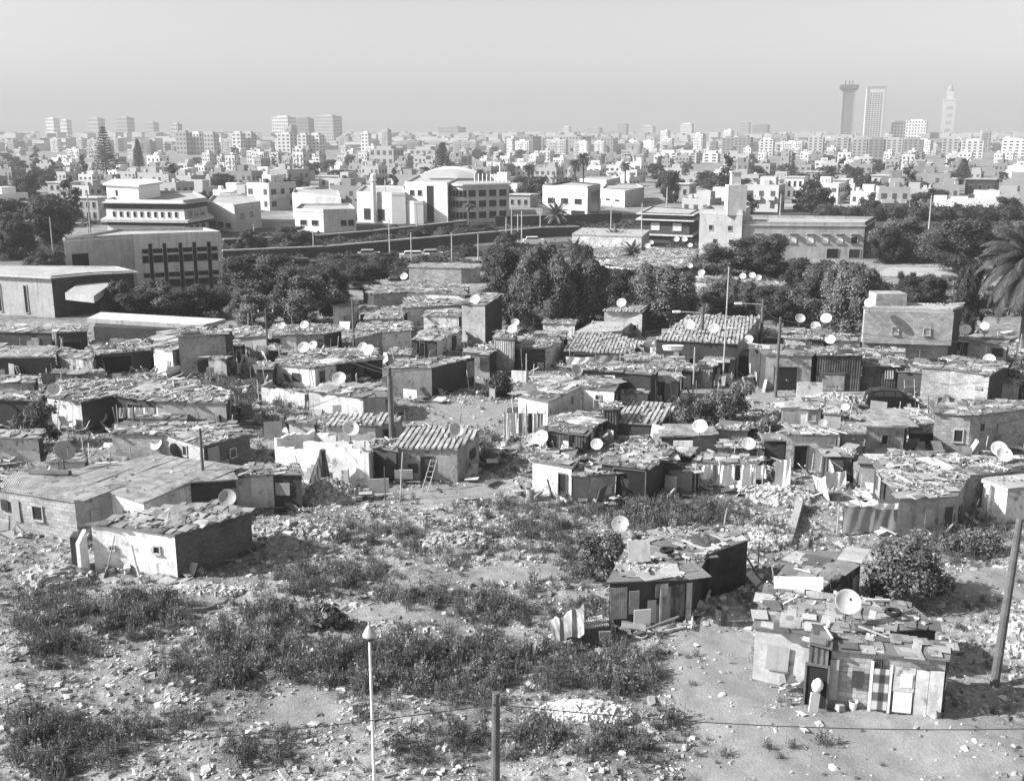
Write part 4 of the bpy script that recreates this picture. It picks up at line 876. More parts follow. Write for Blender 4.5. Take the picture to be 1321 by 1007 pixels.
# dark hollows cannot be dug here: the rail bank is a low dark wall with a pale coping
def longwall(name, label, pts, h, th, m, mtop, cat='wall'):
    t = thing(name, label, cat, G(*pts[0])); q = MB(); c = MB()
    P = [G(*p).to_2d() for p in pts]
    for a, b in zip(P, P[1:]):
        d = (b-a); mid = (a+b)/2; an = math.atan2(d.y, d.x)
        q.box((mid.x, mid.y, h/2-.2), (d.length+th, th, h+.4), m, rz=an); c.box((mid.x, mid.y, h+.1), (d.length+th, th+.3, .22), mtop, rz=an)
    q.build('wall', t); c.build('coping', t); return t
longwall('embankment_wall', 'long dark embankment wall with a pale coping line beside the railway', [(290, 338), (420, 332), (640, 311), (700, 305), (745, 304)], 1.9, .6, 'dim', 'conc')
longwall('embankment_wall', 'farther low dark wall above the railway left of centre', [(290, 318), (400, 313), (480, 306), (600, 292)], 1.3, .5, 'dim', 'conc')
longwall('garden_wall', 'pale low wall below the dark hedge on the right', [(1240, 281), (1330, 283)], 2.6, .5, 'concpale', 'conc')
longwall('track_wall', 'dark low wall in front of the white cube house', [(640, 292), (700, 291), (800, 287)], 2.2, .5, 'dim', 'dim')

# ---------- plants ----------
def limb(mb, a, b, r0, r1, m='bark'): 
    mid = (Vector(a)+Vector(b))/2+Vector((random.uniform(-.08, .08), random.uniform(-.08, .08), 0))*(Vector(b)-Vector(a)).length
    mb.tube([a, mid, b], [r0, (r0+r1)/2, r1], m, 6, cap=False)
def leaves(mb, lobes, nleaf, size, m='leaf', down=0.0, seed=0, lo=.55, hi=1.5, inner=.35):
    """leaf-sized quads spread through the lobes (cx,cy,cz,rx,rz)"""
    g_ = np.random.default_rng(seed); C = np.array([l[:3] for l in lobes]); Rr = np.array([l[3] for l in lobes]); Rz = np.array([l[4] for l in lobes])
    w = Rr**2*1.0; w /= w.sum(); idx = g_.choice(len(lobes), nleaf, p=w)
    d = g_.normal(size=(nleaf, 3)); d /= np.linalg.norm(d, axis=1)[:, None]; rad = 1-inner*g_.random(nleaf)**1.5
    P = C[idx]+d*rad[:, None]*np.stack([Rr[idx], Rr[idx], Rz[idx]], -1)+g_.normal(0, size*.6, (nleaf, 3))
    if down: P[:, 2] -= down*g_.random(nleaf)**2
    nrm = d+g_.normal(0, .45, (nleaf, 3)); nrm[:, 2] += .25; nrm /= np.linalg.norm(nrm, axis=1)[:, None]
    ax = np.cross(nrm, g_.normal(size=(nleaf, 3))); ax /= np.linalg.norm(ax, axis=1)[:, None]; ay = np.cross(nrm, ax)
    s = size*g_.uniform(.55, 1.35, nleaf)[:, None]
    V = np.stack([P-ax*s*.9, P-ay*s*.45, P+ax*s*.9, P+ay*s*.45], 1)
    lt = g_.uniform(.5, 1.5, len(lobes)); t = lt[idx]*g_.uniform(lo, hi, nleaf)
    mb.add(V.reshape(-1, 3), np.arange(nleaf*4).reshape(-1, 4), m, t)
def core(mb, lobes, k=.72, m='leaf'):  # blobs added inside crowns to block light, toned dark as inner shade
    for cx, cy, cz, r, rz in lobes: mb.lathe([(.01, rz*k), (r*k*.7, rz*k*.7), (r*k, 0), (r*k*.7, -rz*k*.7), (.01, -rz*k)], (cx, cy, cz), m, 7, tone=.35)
def tree_proto(name, seed, W, Ht, nl, size, m='leaf', nlobe=16, trunk=.28, down=0.0, spread=1.0, low=.28):
    rr = random.Random(seed); t = bpy.data.objects.new(name, None); COL.objects.link(t)
    lob = []
    for k in range(nlobe):
        a = rr.uniform(0, 6.28); q = rr.random()**.6; z = rr.uniform(low, .95); env = math.sqrt(max(.08, 1-((z-.52)/.5)**2))
        r = W*.5*rr.uniform(.15, .34); lob.append((math.cos(a)*q*(W*.5-r*.6)*env*spread, math.sin(a)*q*(W*.5-r*.6)*env, Ht*z-r*.3, r, r*rr.uniform(.6, .95)*(1+down*.4)))
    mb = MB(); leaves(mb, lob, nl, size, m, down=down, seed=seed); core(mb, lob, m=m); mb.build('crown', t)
    tb = MB(); tb.tube([(0, 0, -.4), (.05*W*.3, 0, Ht*.2), (0, 0, Ht*.45)], [trunk*1.2, trunk*.9, trunk*.55], 'bark', 8)
    for l in lob[:6]: limb(tb, (0, 0, Ht*rr.uniform(.2, .4)), l[:3], trunk*.45, trunk*.15)
    tb.build('trunk', t); return t
TP = [tree_proto('broad_tree', 11, 8, 6.5, 15000, .15, nlobe=46, low=.18), tree_proto('broad_tree', 12, 8, 7, 15000, .15, nlobe=50, m='leafpale', low=.15),
      tree_proto('pepper_tree', 13, 7.5, 9, 19000, .13, nlobe=64, down=1.5, m='leafpale', low=.12), tree_proto('bushy_tree', 14, 7, 5, 10000, .15, nlobe=34, low=.1),
      tree_proto('cypress_tree', 15, 3.2, 10, 6000, .2, nlobe=26, low=.08), tree_proto('town_tree', 16, 8, 7.5, 2600, .36, nlobe=24, low=.15), tree_proto('town_tree', 17, 10, 6.5, 2600, .38, nlobe=26, low=.15), tree_proto('town_tree', 18, 4, 10, 1500, .38, nlobe=20, low=.1)]
usedt = set()
def put(k, label, px, py, w, h, group=None, cat='tree', rz=None, protos=None):
    """w,h wanted size in metres; foot at px,py"""
    P = (protos or TP)[k]; o = P if P.name not in usedt else copy_tree(P); usedt.add(P.name)
    dims = {0: (8, 6.5), 1: (8, 7), 2: (7.5, 9), 3: (7, 5), 4: (3.2, 10), 5: (8, 7.5), 6: (10, 6.5), 7: (4, 10)}[k] if protos is None else protos_dims[k]
    g0 = G(px, py); o.location = (g0.x, g0.y, float(bumps(g0.x, g0.y)) if g0.y < 130 else 0); o.rotation_euler.z = rz if rz is not None else random.uniform(0, 6.28)
    s = w/dims[0]; o.scale = (s, s, h/dims[1]); tag(o, label, cat, group); return o
def tw(px0, px1, yt, yb, k, label, group=None, cat='tree'):
    D = ydist(yb); return put(k, label, (px0+px1)/2, yb, (px1-px0)/F*math.hypot(D, H)*(1.3 if yb > 330 else 1.1), zat(yt+2, D)*1.04, group, cat)
GT = 'trees between the shanty town and the railway'
for a in [(622, 690, 322, 418, 0, 'dark rounded tree at the left end of the centre tree clump'), (668, 735, 318, 424, 2, 'tall drooping pale-leaved tree in the centre clump'), (715, 785, 335, 420, 2, 'second drooping tree in the centre clump, right of the tallest'), (730, 770, 316, 395, 0, 'dark tree behind the drooping pair'), (655, 712, 345, 420, 2, 'drooping tree in front of the dark rounded one'),
          (812, 890, 342, 422, 2, 'broad pale tree right of the raised hut'), (775, 830, 345, 400, 0, 'dark tree between the centre clump and the broad pale tree'), (855, 900, 350, 415, 1, 'pale tree at the right flank of the broad one'),
          (893, 950, 312, 362, 1, 'round tree in front of the tall factory block'), (945, 1020, 305, 360, 0, 'dark leafy tree before the factory wing'), (1010, 1050, 335, 372, 3, 'low tree under the factory windows'),
          (905, 955, 355, 408, 1, 'pale tree left of the white mast'), (935, 985, 362, 410, 2, 'drooping tree behind the corrugated roof'), (975, 1035, 368, 418, 0, 'dense tree right of the second lamp pole'), (1020, 1085, 345, 420, 1, 'tall pale tree above the dish cluster'), (1060, 1130, 340, 435, 2, 'big drooping tree left of the two-storey block house'),
          (1085, 1140, 350, 400, 3, 'rounded pale tree behind the block house'), (1130, 1190, 278, 336, 1, 'round tree at the open field on the right'), (1125, 1160, 292, 340, 0, 'dark tree at the corner of the factory'), (1165, 1215, 355, 398, 0, 'dark tree just above the block house roof'), (1205, 1268, 355, 400, 1, 'pale tree between the block house and the palm'),
          (1195, 1275, 282, 352, 0, 'large dark round tree near the right edge'), (1228, 1262, 340, 440, 0, 'dark tree right of the block house'), (1150, 1180, 348, 392, 3, 'small tree among the right hand trees'), (1275, 1325, 300, 350, 1, 'tree with thin leaning limbs at the right edge'),
          (290, 380, 328, 385, 0, 'very dark tree right of the school wing'), (355, 435, 345, 418, 1, 'pale rounded tree above the white panel shack'), (298, 358, 372, 420, 1, 'round grey-leaved tree beside the concrete canopy'), (405, 455, 340, 392, 3, 'dark low tree beside the pale rounded one'), (440, 505, 338, 372, 0, 'dark spreading tree at the head of the shanty town'), (500, 545, 335, 360, 3, 'small tree behind the topmost shack'),
          (135, 185, 360, 412, 3, 'dark bush tree beside the modern porch'), (175, 240, 362, 412, 1, 'leafy tree in front of the school wing'), (225, 300, 365, 410, 3, 'bushy tree right of the school wing'), (145, 215, 375, 415, 0, 'dense tree between porch and school'),
          (5, 45, 285, 335, 0, 'dark tree at the left edge above the school'), (38, 95, 255, 318, 0, 'dark tree left of the banded office'), (40, 90, 322, 348, 3, 'low tree against the end of the school block'), (345, 405, 290, 318, 3, 'dark shrubs before the white villa'), (300, 345, 296, 330, 3, 'dark shrubs before the grey sided villa'),
          (640, 680, 296, 322, 3, 'grey-leaved tree at the bend of the railway wall'), (570, 640, 286, 308, 3, 'dark hedge trees before the round office'), (520, 560, 290, 306, 3, 'shrubs below the white hall'),
          (415, 470, 326, 350, 3, 'bush between road and railway wall, left'), (480, 520, 322, 342, 3, 'bush between road and railway wall beside the lamp'), (590, 615, 312, 330, 3, 'small round bush on the verge'),
          (845, 880, 218, 262, 5, 'round dark tree behind the dark flat house'), (925, 945, 198, 262, 7, 'tall dark cypress behind the factory turret'), (565, 585, 296, 310, 3, 'round shrub by the office corner')]:
    tw(*a[:5], a[5], GT if a[3] > 330 else 'trees in front of the garden suburb')
# hedge on the right
t = thing('hedge', 'long dark hedge along the road on the right', 'hedge', G(1150, 282)); mb = MB(); lob = []
for k in range(60):
    p = G(1060+k*4.6, 284+1.0*math.sin(k)); lob.append((p.x-t.location.x, p.y-t.location.y, 1.6+.5*math.sin(k*1.7), 3.0, 2.0+.5*math.sin(k*2.3)))
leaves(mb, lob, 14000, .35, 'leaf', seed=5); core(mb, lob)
q = mb.build('foliage'); q.parent = t
# random town trees
gk = 'trees of the town'
k = 0; tries = 0
while k < 210 and tries < 6000:
    tries += 1; px = rr.uniform(-20, 1340); py = 194+(rr.random()**1.1)*108 if rr.random() < .75 else rr.uniform(250, 320)
    if in_corridor(px, py): continue
    D = ydist(py); x = xat(px, D)
    if not free(x, D, 1.0): continue
    tt = rr.choice([5, 5, 6, 6, 7]); s = rr.uniform(.6, 1.25)
    if D > 700: s *= 1.15
    w = {5: 9, 6: 11, 7: 4.5}[tt]*s; hgt = {5: 7, 6: 6, 7: 10}[tt]*s*rr.uniform(.85, 1.1)
    put(tt, {5: 'round dark tree', 6: 'wide spreading dark tree', 7: 'narrow upright dark tree'}[tt]+f' among the houses in the {place_word(px)} part of the town', px, py, w, hgt, gk); k += 1
# palms
def palm_proto(name, Ht, nf, L, r, droop=1.0, seed=1):
    rr_ = random.Random(seed); t = bpy.data.objects.new(name, None); COL.objects.link(t); mb = MB()
    mb.tube([(0, 0, -.4), (0, 0, Ht*.5), (.05, 0, Ht)], [r*1.25, r, r*1.05], 'bark', 9); mb.build('trunk', t)
    mb = MB(); pm_ = 'leaf' if Ht == 6 else 'leafpale'
    for k in range(nf):
        a = k*2.399; el = 1.25-1.7*(k/nf)**.9+rr_.uniform(-.1, .1); l = L*rr_.uniform(.85, 1.1); p = Vector((0, 0, Ht)); pts = [p.copy()]; n = 9
        for i in range(n):
            e = el-droop*(i/n)**1.3*1.5; p = p+Vector((math.cos(a)*math.cos(e), math.sin(a)*math.cos(e), math.sin(e)))*l/n; pts.append(p.copy())
        mb.tube(pts, [.05*(1-.8*i/n) for i in range(n+1)], pm_, 4, tone=1.0, cap=False)
        side = Vector((-math.sin(a), math.cos(a), 0)); V = []; 
        for i in range(1, n+1):
            for j in range(7):
                q = pts[i-1].lerp(pts[i], j/7); d = (pts[i]-pts[i-1]).normalized(); ll = L*.2*math.sin(math.pi*min(1, (i-1+j/7)/n*.85+.12))
                for s in (-1, 1):
                    tip = q+side*s*ll*.75+d*ll*.55-Vector((0, 0, ll*.45)); w = d*.03*L/3
                    V += [q-w, q+w, tip+w*.3, tip-w*.3]
        mb.add([tuple(v) for v in V], np.arange(len(V)).reshape(-1, 4), pm_, np.random.default_rng(k).uniform(.5, 1.5, len(V)//4))
    mb.build('crown', t); return t
PP = [palm_proto('date_palm', 6, 64, 5.2, .38, 1.0, 1), palm_proto('low_palm', 2, 34, 3.0, .25, .55, 2), palm_proto('fan_palm', 9, 44, 2.6, .22, 1.1, 3)]
def palm(k, label, px, ybase, ycrown, grp=None):
    P = PP[k]; o = P if P.name not in usedt else copy_tree(P); usedt.add(P.name); g0 = G(px, ybase); o.location = g0; o.rotation_euler.z = random.uniform(0, 6)
    hh = zat(ycrown, g0.y); s = hh/{0: 6, 1: 2, 2: 9}[k]; o.scale = (max(.8, min(s, 1.15)), max(.8, min(s, 1.15)), s); tag(o, label, 'palm', grp)
palm(0, 'great date palm with arching fronds at the right edge', 1320, 448, 342)
palm(1, 'spiky low palm in front of the long pale store', 793, 318, 306); palm(1, 'second low palm right of the spiky one', 815, 338, 325); palm(1, 'low palm at the left end of the pale store', 742, 335, 322)
palm(1, 'bushy palm at the foot of the white cube house', 718, 292, 276); palm(2, 'palm standing behind the white cube house', 741, 262, 212); palm(2, 'second palm behind the white cube house', 752, 262, 205); palm(2, 'palm left of the white cube house', 682, 262, 218)
palm(2, 'palm rising beside the round office roof', 618, 252, 222); palm(2, 'palm by the pale house right of centre', 806, 250, 214); palm(2, 'palm in front of the round office', 605, 290, 266)
# layered conifers
def conifer(label, px, yt, yb, wpx):
    D = ydist(yb); hh = zat(yt, D); w = wpx/F*D; t = thing('conifer', label, 'tree', (xat(px, D), D, 0)); mb = MB(); mb.tube([(0, 0, -.3), (0, 0, hh)], [.5, .08], 'bark', 7); q = mb.build('trunk'); q.parent = t
    mb = MB(); lob = []
    for k in range(17):
        z = hh*(.18+.8*k/17); r = w*.5*(1-(k/17))**.8+.3
        for j in range(7):
            a = j*.9+k*1.3
            for f in (.35, .7, 1): lob.append((math.cos(a)*r*f, math.sin(a)*r*f, z+r*f*.12, .5+r*.1, .22+.02*r))
    leaves(mb, lob, 9000, .32, 'leaf', seed=int(px), inner=.9); q = mb.build('crown'); q.parent = t
conifer('tall layered conifer on the left, its tip reaching the skyline', 138, 160, 232, 28)
conifer('layered conifer left of centre above the white vaulted hall', 571, 182, 232, 26); conifer('small layered conifer at the far right', 1241, 204, 238, 18); conifer('slender layered conifer on the right of the left conifer', 180, 178, 222, 12)
for P in TP+PP:
    if P.name not in usedt:
        for c in list(P.children): bpy.data.objects.remove(c)
        bpy.data.objects.remove(P)
# close bushes, each its own
def bush(label, px, py, w, d, hh, nl, size, m='leaf', k=16, name='bush', seed=0, low=.1):
    rr_ = random.Random(seed+int(px)); g0 = G(px, py); t = thing(name, label, 'bush' if name == 'bush' else 'tree', g0); lob = []
    for i in range(k):
        a = rr_.uniform(0, 6.28); q = rr_.random()**.6; r = w*.5*rr_.uniform(.22, .4); z = rr_.uniform(.2, .85)*hh
        lob.append((math.cos(a)*q*(w*.5-r*.6), math.sin(a)*q*(d*.5-r*.6), z, r, r*.8))
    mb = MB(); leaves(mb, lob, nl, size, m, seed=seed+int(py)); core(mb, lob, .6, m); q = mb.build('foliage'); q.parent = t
    mb = MB()
    for l in lob[:5]: limb(mb, (0, 0, -.2), l[:3], .07, .03)
    q = mb.build('stem'); q.parent = t
bush('large glossy-leaved bush behind the long weighted roof', 1166, 778, 4.9, 3.4, 3.0, 9000, .1, 'leafpale', 26)
bush('leafy vine-like bush left of the ragged cloth shack', 776, 752, 2.6, 2.0, 2.9, 5000, .08, 'leafpale', 18)
bush('round fig bush above the flat sheet shed', 906, 556, 4.6, 3.2, 3.0, 7000, .12, 'leafpale', 22); bush('pale leafy bush right of the fig bush', 942, 540, 3.4, 3, 3.2, 4500, .12, 'leafpale', 16)
bush('loose bush beside the little patched shack', 985, 575, 2.8, 2.4, 2.2, 3500, .11, 'leafpale', 14); bush('dark leafy bush at the left edge below the laundry house', 46, 575, 3.6, 3, 3.3, 5000, .12, 'leaf', 18)
bush('dark creeper mass right of the long dark wall', 640, 512, 3.6, 2.5, 2.0, 3000, .12, 'leaf', 14); bush('prickly pear clump in the waste ground', 418, 808, 2.2, 1.3, 1.0, 700, .2, 'leafpale', 10); bush('shrub against the right house yard', 1312, 512, 3.2, 3, 3.6, 4000, .14, 'leafpale', 14)
bush('dark shrubs growing between the pale house and the long dark wall', 812, 520, 5.0, 3.2, 2.6, 5000, .13, 'leaf', 18); bush('small bush in front of the large grey house', 1255, 712, 3.6, 1.6, .9, 2600, .08, 'leafpale', 14)

# ---------- weeds and rubble ----------
def inside_build(X, Y):
    k = np.zeros(len(X), bool)
    for pl in FOOT: k |= inpoly(pl, X, Y)
    return k
FOOT = []
for o in COL.objects:
    if o.parent is None and o.get('category') in ('shack', 'porch', 'house', 'lean-to') and o.location.y < 130:
        w = [c for c in o.children if c.name.startswith('wall')]
        if w:
            me = w[0].data; P = [(v.co.x+o.location.x, v.co.y+o.location.y) for v in me.vertices if v.co.z < -.3]
            c = np.mean(P, 0); P.sort(key=lambda p: math.atan2(p[1]-c[1], p[0]-c[0])); FOOT.append(P)
BLOB = [(75, 795, 55, 38, 1), (70, 840, 55, 22, 1), (185, 795, 62, 30, 1), (272, 826, 30, 18, 1), (270, 870, 75, 26, 1), (350, 855, 80, 32, 1), (430, 850, 60, 38, 1), (520, 862, 95, 38, 1.2), (610, 862, 90, 42, 1.2), (700, 870, 90, 34, .8), (800, 865, 75, 42, .9), (400, 750, 60, 26, .8), (455, 742, 45, 26, .9), (350, 800, 45, 24, .9), (530, 785, 50, 26, .9),
        (640, 785, 65, 36, .9), (500, 690, 60, 24, .7), (600, 705, 80, 26, .7), (700, 690, 60, 30, .8), (640, 660, 60, 16, .6), (60, 965, 62, 42, 1.1), (145, 960, 60, 36, 1), (215, 930, 50, 24, .7), (330, 970, 60, 22, .8), (250, 908, 35, 12, .6), (480, 920, 40, 16, .5), (560, 960, 60, 26, .8), (680, 950, 60, 30, .8), (800, 965, 60, 28, .7), (872, 930, 40, 24, .9),
        (940, 965, 52, 18, .9), (1050, 960, 55, 18, .7), (960, 862, 60, 18, .6), (850, 665, 125, 20, 1), (300, 500, 50, 42, 1.2), (385, 532, 60, 20, .9), (630, 585, 24, 30, .8), (1245, 700, 75, 24, .8), (990, 692, 34, 22, .8), (350, 560, 40, 14, .5), (760, 800, 40, 30, .9), (330, 690, 60, 14, .5), (560, 640, 40, 10, .3), (120, 700, 30, 10, .4), (1120, 925, 60, 8, .15), (740, 730, 40, 26, .9), (730, 650, 40, 16, .6), (440, 690, 60, 16, .6)]
def density(X, Y, bg=.16):
    px, py = proj(np.stack([X, Y, np.zeros_like(X)], -1)); px = px+rng.normal(0, 9, len(px)); py = py+rng.normal(0, 5, len(py)); d = np.full(len(px), bg)
    wig = .35*np.sin(px*.11+py*.07)+.3*np.sin(py*.23-px*.05)
    for bx, by, rx, ry, k in BLOB:
        q = ((px-bx)/rx)**2+((py-by)/ry)**2; d = np.maximum(d, k*np.clip(1.5-q*1.1+wig*.7, 0, 1))
    return d
n = 110000; X = rng.uniform(-42, 50, n); Y = 23+(rng.random(n)**1.5)*75; b_ = mask(BARE, X, Y)
near = np.hypot(X, Y); d = density(X, Y)*np.where(b_ > 0, .10, 1); d[Y > 80] *= .6
ok = (rng.random(n) < d*.6) & ~inside_build(X, Y) & (np.abs(X) < Y*.6+8); X, Y = X[ok], Y[ok]; n = len(X); print('tufts', n)
dd = density(X, Y)
def tuft(seed, nb=34):
    g_ = np.random.default_rng(seed); V = []
    for k in range(nb):
        a = g_.uniform(0, 6.28); ln = g_.uniform(.15, 1)*.45; z = g_.uniform(.5, 1.15)*(1-.25*ln); c, s = math.cos(a), math.sin(a); bx, by = g_.normal(0, .16, 2); w = .016
        V += [(bx-s*w, by+c*w, 0), (bx+s*w, by-c*w, 0), (bx+c*ln*.9+s*w*.4, by+s*ln*.9-c*w*.4, z), (bx+c*ln*.9-s*w*.4, by+s*ln*.9+c*w*.4, z)]
        for j in range(3):   # little side leaves
            f = g_.uniform(.4, 1); p = np.array([bx+c*ln*.9*f, by+s*ln*.9*f, z*f]); q = g_.normal(0, .05, (2, 3)); V += [tuple(p), tuple(p+q[0]), tuple(p+q[0]+q[1]), tuple(p+q[1])]
    return np.array(V), np.arange(len(V)).reshape(-1, 4)
mb = MB()
for k in range(6):
    T, TF = tuft(k); i = np.arange(k, n, 6); c = len(i); s = (.22+.5*rng.random(c)**1.4)*(.5+.8*np.clip(dd[i], 0, 1))
    Bf = T[None]*np.stack([s, s, s*rng.uniform(.7, 1.3, c)], -1)[:, None, :]; r_ = rng.uniform(0, 6.28, c); cc, ss = np.cos(r_)[:, None], np.sin(r_)[:, None]
    pos = np.stack([X[i], Y[i], bumps(X[i], Y[i])-.05], -1)
    V = np.stack([Bf[..., 0]*cc-Bf[..., 1]*ss, Bf[..., 0]*ss+Bf[..., 1]*cc, Bf[..., 2]], -1)+pos[:, None]
    Fc = (TF[None]+np.arange(c)[:, None, None]*len(T)).reshape(-1, 4)
    mb.add(V.reshape(-1, 3), Fc, 'weed', np.repeat(rng.choice([.6, .8, 1.0, 1.3, 2.4], c, p=[.2, .3, .27, .15, .08]), len(TF))*rng.uniform(.75, 1.25, c*len(TF)))
tag(mb.build('scrub_weeds'), kind='stuff', label='dry grey weeds and scrub over the waste ground')
# low ground cover on the railway verge and under the trees
n = 16000; px = rng.uniform(-60, 1380, n); py = 283+rng.random(n)**.8*125; X = np.empty(n); Y = np.empty(n)
D_v = (H)/np.tan(PITCH+np.arctan((py-CY)/F)); X = (px-CX)/F*(D_v*CP+H*SP); Y = D_v
okk = np.sin(px*.05+py*.13)+np.sin(px*.017-py*.3)+rng.normal(0, .6, n) > -.5
okk &= ~inside_build(X, Y) & ~((py > 352) & (px > 440) & (px < 900)) & ~((py > 380) & (px < 60)) & ~((py > 395) & (px < 340)) & ~((px > 1110) & (py > 340) & (py < 372))
for a_, b_2, c_2 in OCC: okk &= (X-a_)**2+(Y-b_2)**2 > (c_2*.9)**2
yr = 334-(px-300)*.052; okk &= np.abs(py-(yr-4)) > 8
X, Y = X[okk], Y[okk]; mb = MB()
for k in range(4):
    g_ = np.random.default_rng(40+k); q = 60; d = g_.normal(size=(q, 3)); d /= np.linalg.norm(d, axis=1)[:, None]; d[:, 2] = abs(d[:, 2]); ax = g_.normal(size=(q, 3))*.16; ay = g_.normal(size=(q, 3))*.16
    T = np.stack([d-ax, d-ay, d+ax, d+ay], 1).reshape(-1, 3)*[1, 1, .8]; i = np.arange(k, len(X), 4); c = len(i); sc_ = rng.uniform(.35, 1.3, c)
    V = T[None]*sc_[:, None, None]+np.stack([X[i], Y[i], 0*X[i]], -1)[:, None]
    Fc = (np.arange(q*4).reshape(-1, 4)[None]+np.arange(c)[:, None, None]*q*4).reshape(-1, 4); mb.add(V.reshape(-1, 3), Fc, 'leafpale', np.repeat(rng.uniform(.4, 1.3, c), q)*rng.uniform(.7, 1.3, c*q))
tag(mb.build('verge_scrub'), kind='stuff')
# boards, sheets and junk thrown down between the shacks
n = 11000; X = rng.uniform(-50, 62, n); Y = rng.uniform(38, 118, n); px, py = proj(np.stack([X, Y, 0*X], -1)); ok = inside_build(X, Y); close = np.zeros(n, bool)
for dx, dy in ((1.2, 0), (-1.2, 0), (0, 1.2), (0, -1.2), (1, 1), (-1, -1)): close |= inside_build(X+dx, Y+dy)
ok = ~ok & (close | (rng.random(n) < .22)) & (mask(BARE, X, Y) == 0) & ((py < 650) | close); X, Y = X[ok], Y[ok]; c = len(X); mb = MB(); print('junk', c)
P = np.stack([X, Y, rng.uniform(.05, .4, c)], -1); h_ = c//2
bulk(mb, CUBE, CUBEF, P[:h_], np.stack([rng.uniform(.4, 1.3, h_), rng.uniform(.3, .9, h_), np.full(h_, .04)], -1), rng.uniform(0, 6.28, h_), 'junk', rng.uniform(.15, 1.4, h_), rng.normal(0, .5, h_))
h2_ = c-h_; bulk(mb, CUBE, CUBEF, P[h_:], np.stack([rng.uniform(.6, 2.2, h2_), rng.uniform(.05, .14, h2_), rng.uniform(.05, .1, h2_)], -1), rng.uniform(0, 6.28, h2_), 'junk', rng.uniform(.15, 1.2, h2_), rng.normal(0, .45, h2_))
u = rng.random(c) < .10; cu = int(u.sum())   # upright sticks and leaning sheets
bulk(mb, CUBE, CUBEF, P[u]+[0, 0, .8], np.stack([np.full(cu, .05), np.full(cu, .05), rng.uniform(1, 2.6, cu)], -1), rng.uniform(0, 6.28, cu), 'junk', rng.uniform(.2, 1.3, cu), rng.normal(0, .15, cu))
u = (rng.random(c) < .12) & (Y > 55); cu = int(u.sum())
bulk(mb, CUBE, CUBEF, P[u]+[0, 0, .4], np.stack([np.full(cu, .04), rng.uniform(.5, 1.3, cu), rng.uniform(.7, 1.6, cu)], -1), rng.uniform(0, 6.28, cu), 'junk', rng.uniform(.15, 1.5, cu), rng.normal(0, .35, cu))
b2 = rng.random(c) < .3; stones(mb, P[b2], .2, .7, 'junk', .9, .15, 1.3, 2)
tag(mb.build('yard_debris'), kind='stuff')
# rubble over the waste ground and between the shacks
n = 420000; X = rng.uniform(-45, 60, n); Y = 23+(rng.random(n)**1.25)*90; b_ = mask(BARE, X, Y)
px, py = proj(np.stack([X, Y, 0*X], -1))
cl = .5+.5*np.sin(X*.8+1.3*np.sin(Y*.6))*np.cos(Y*.7+np.sin(X*.5)); cl = np.clip(cl, 0, 1)**.8
RUB = [(430, 632, 45, 26, 1), (752, 918, 60, 20, 0.4), (110, 760, 100, 30, 1), (330, 690, 120, 20, 1), (600, 680, 120, 40, 1), (1150, 640, 60, 60, .8), (960, 700, 60, 50, 1), (1030, 690, 40, 60, 1), (250, 780, 80, 20, .8), (180, 900, 140, 50, .7), (690, 600, 60, 40, 1), (1050, 515, 60, 20, 1), (300, 560, 120, 60, .5), (480, 590, 40, 40, 1), (1300, 800, 40, 60, .8)]
dn = .55+0*X
for bx, by, rx, ry, k_ in RUB: dn = np.maximum(dn, k_*np.clip(1.4-(((px-bx)/rx)**2+((py-by)/ry)**2), 0, 1))
dn = dn*np.where(b_ > 0, .14, 1)*(.35+cl)
ok = (rng.random(n) < dn) & ~inside_build(X, Y) & (np.abs(X) < Y*.6+8); X, Y = X[ok], Y[ok]; print('stones', len(X))
mb = MB(); P = np.stack([X, Y, bumps(X, Y)], -1); i = rng.random(len(P)) < .5
stones(mb, P[i], .05, .36, 'stone', .42, .35, 1.35, 5); stones(mb, P[~i], .03, .14, 'stone', .6, .3, 1.5, 2)
tag(mb.build('rubble'), kind='stuff', label='broken masonry and litter over the ground')
def heap(label, px, py, w, d, hh, n, lo, hi, smax=.35):
    g0 = G(px, py); t = np.sqrt(rng.random(n)); a = rng.uniform(0, 6.28, n); x = g0.x+np.cos(a)*t*w/2; y = g0.y+np.sin(a)*t*d/2; z = hh*(1-t**1.3)*rng.uniform(.7, 1.05, n)
    mb = MB(); stones(mb, np.stack([x, y, z], -1), .08, smax, 'stone', .7, lo, hi, 2); 
    mb.lathe([(.01, hh*.85), (w*.15, hh*.65), (w*.3, hh*.3), (w*.42, 0), (w*.45, -.3)], (g0.x, g0.y, 0), 'soil', 14)
    tag(mb.build('rubble_heap'), label, 'rubble heap', kind='thing')
heap('bright white heap of broken lime rubble near the wooden pole', 752, 922, 3.6, 1.6, .45, 2200, 1.1, 1.5, .3); heap('grey rubble heap in front of the ruined white house', 425, 640, 4.2, 3.4, 1.1, 2600, .5, 1.1, .3)
heap('long rubble heap between the white hut and the middle waste ground', 375, 690, 5.5, 2.4, .6, 2200, .5, 1.3, .4); heap('heap of slabs left of the whitewashed hut', 70, 745, 3.6, 2.2, .5, 1400, .5, 1.2, .5); heap('litter heap by the ladders on the right', 1005, 640, 4, 3.5, .6, 2200, .5, 1.4, .4)
heap('pale rubble tongue right of the ragged cloth shack', 985, 695, 3.2, 3.4, .5, 1800, .6, 1.4, .35); heap('rubble heap in front of the parked car', 1075, 518, 5.5, 2.6, .7, 1800, .5, 1.3, .4); heap('stones tipped along the foot of the whitewashed hut', 250, 765, 4.6, 1.2, .35, 1300, .6, 1.4, .35)
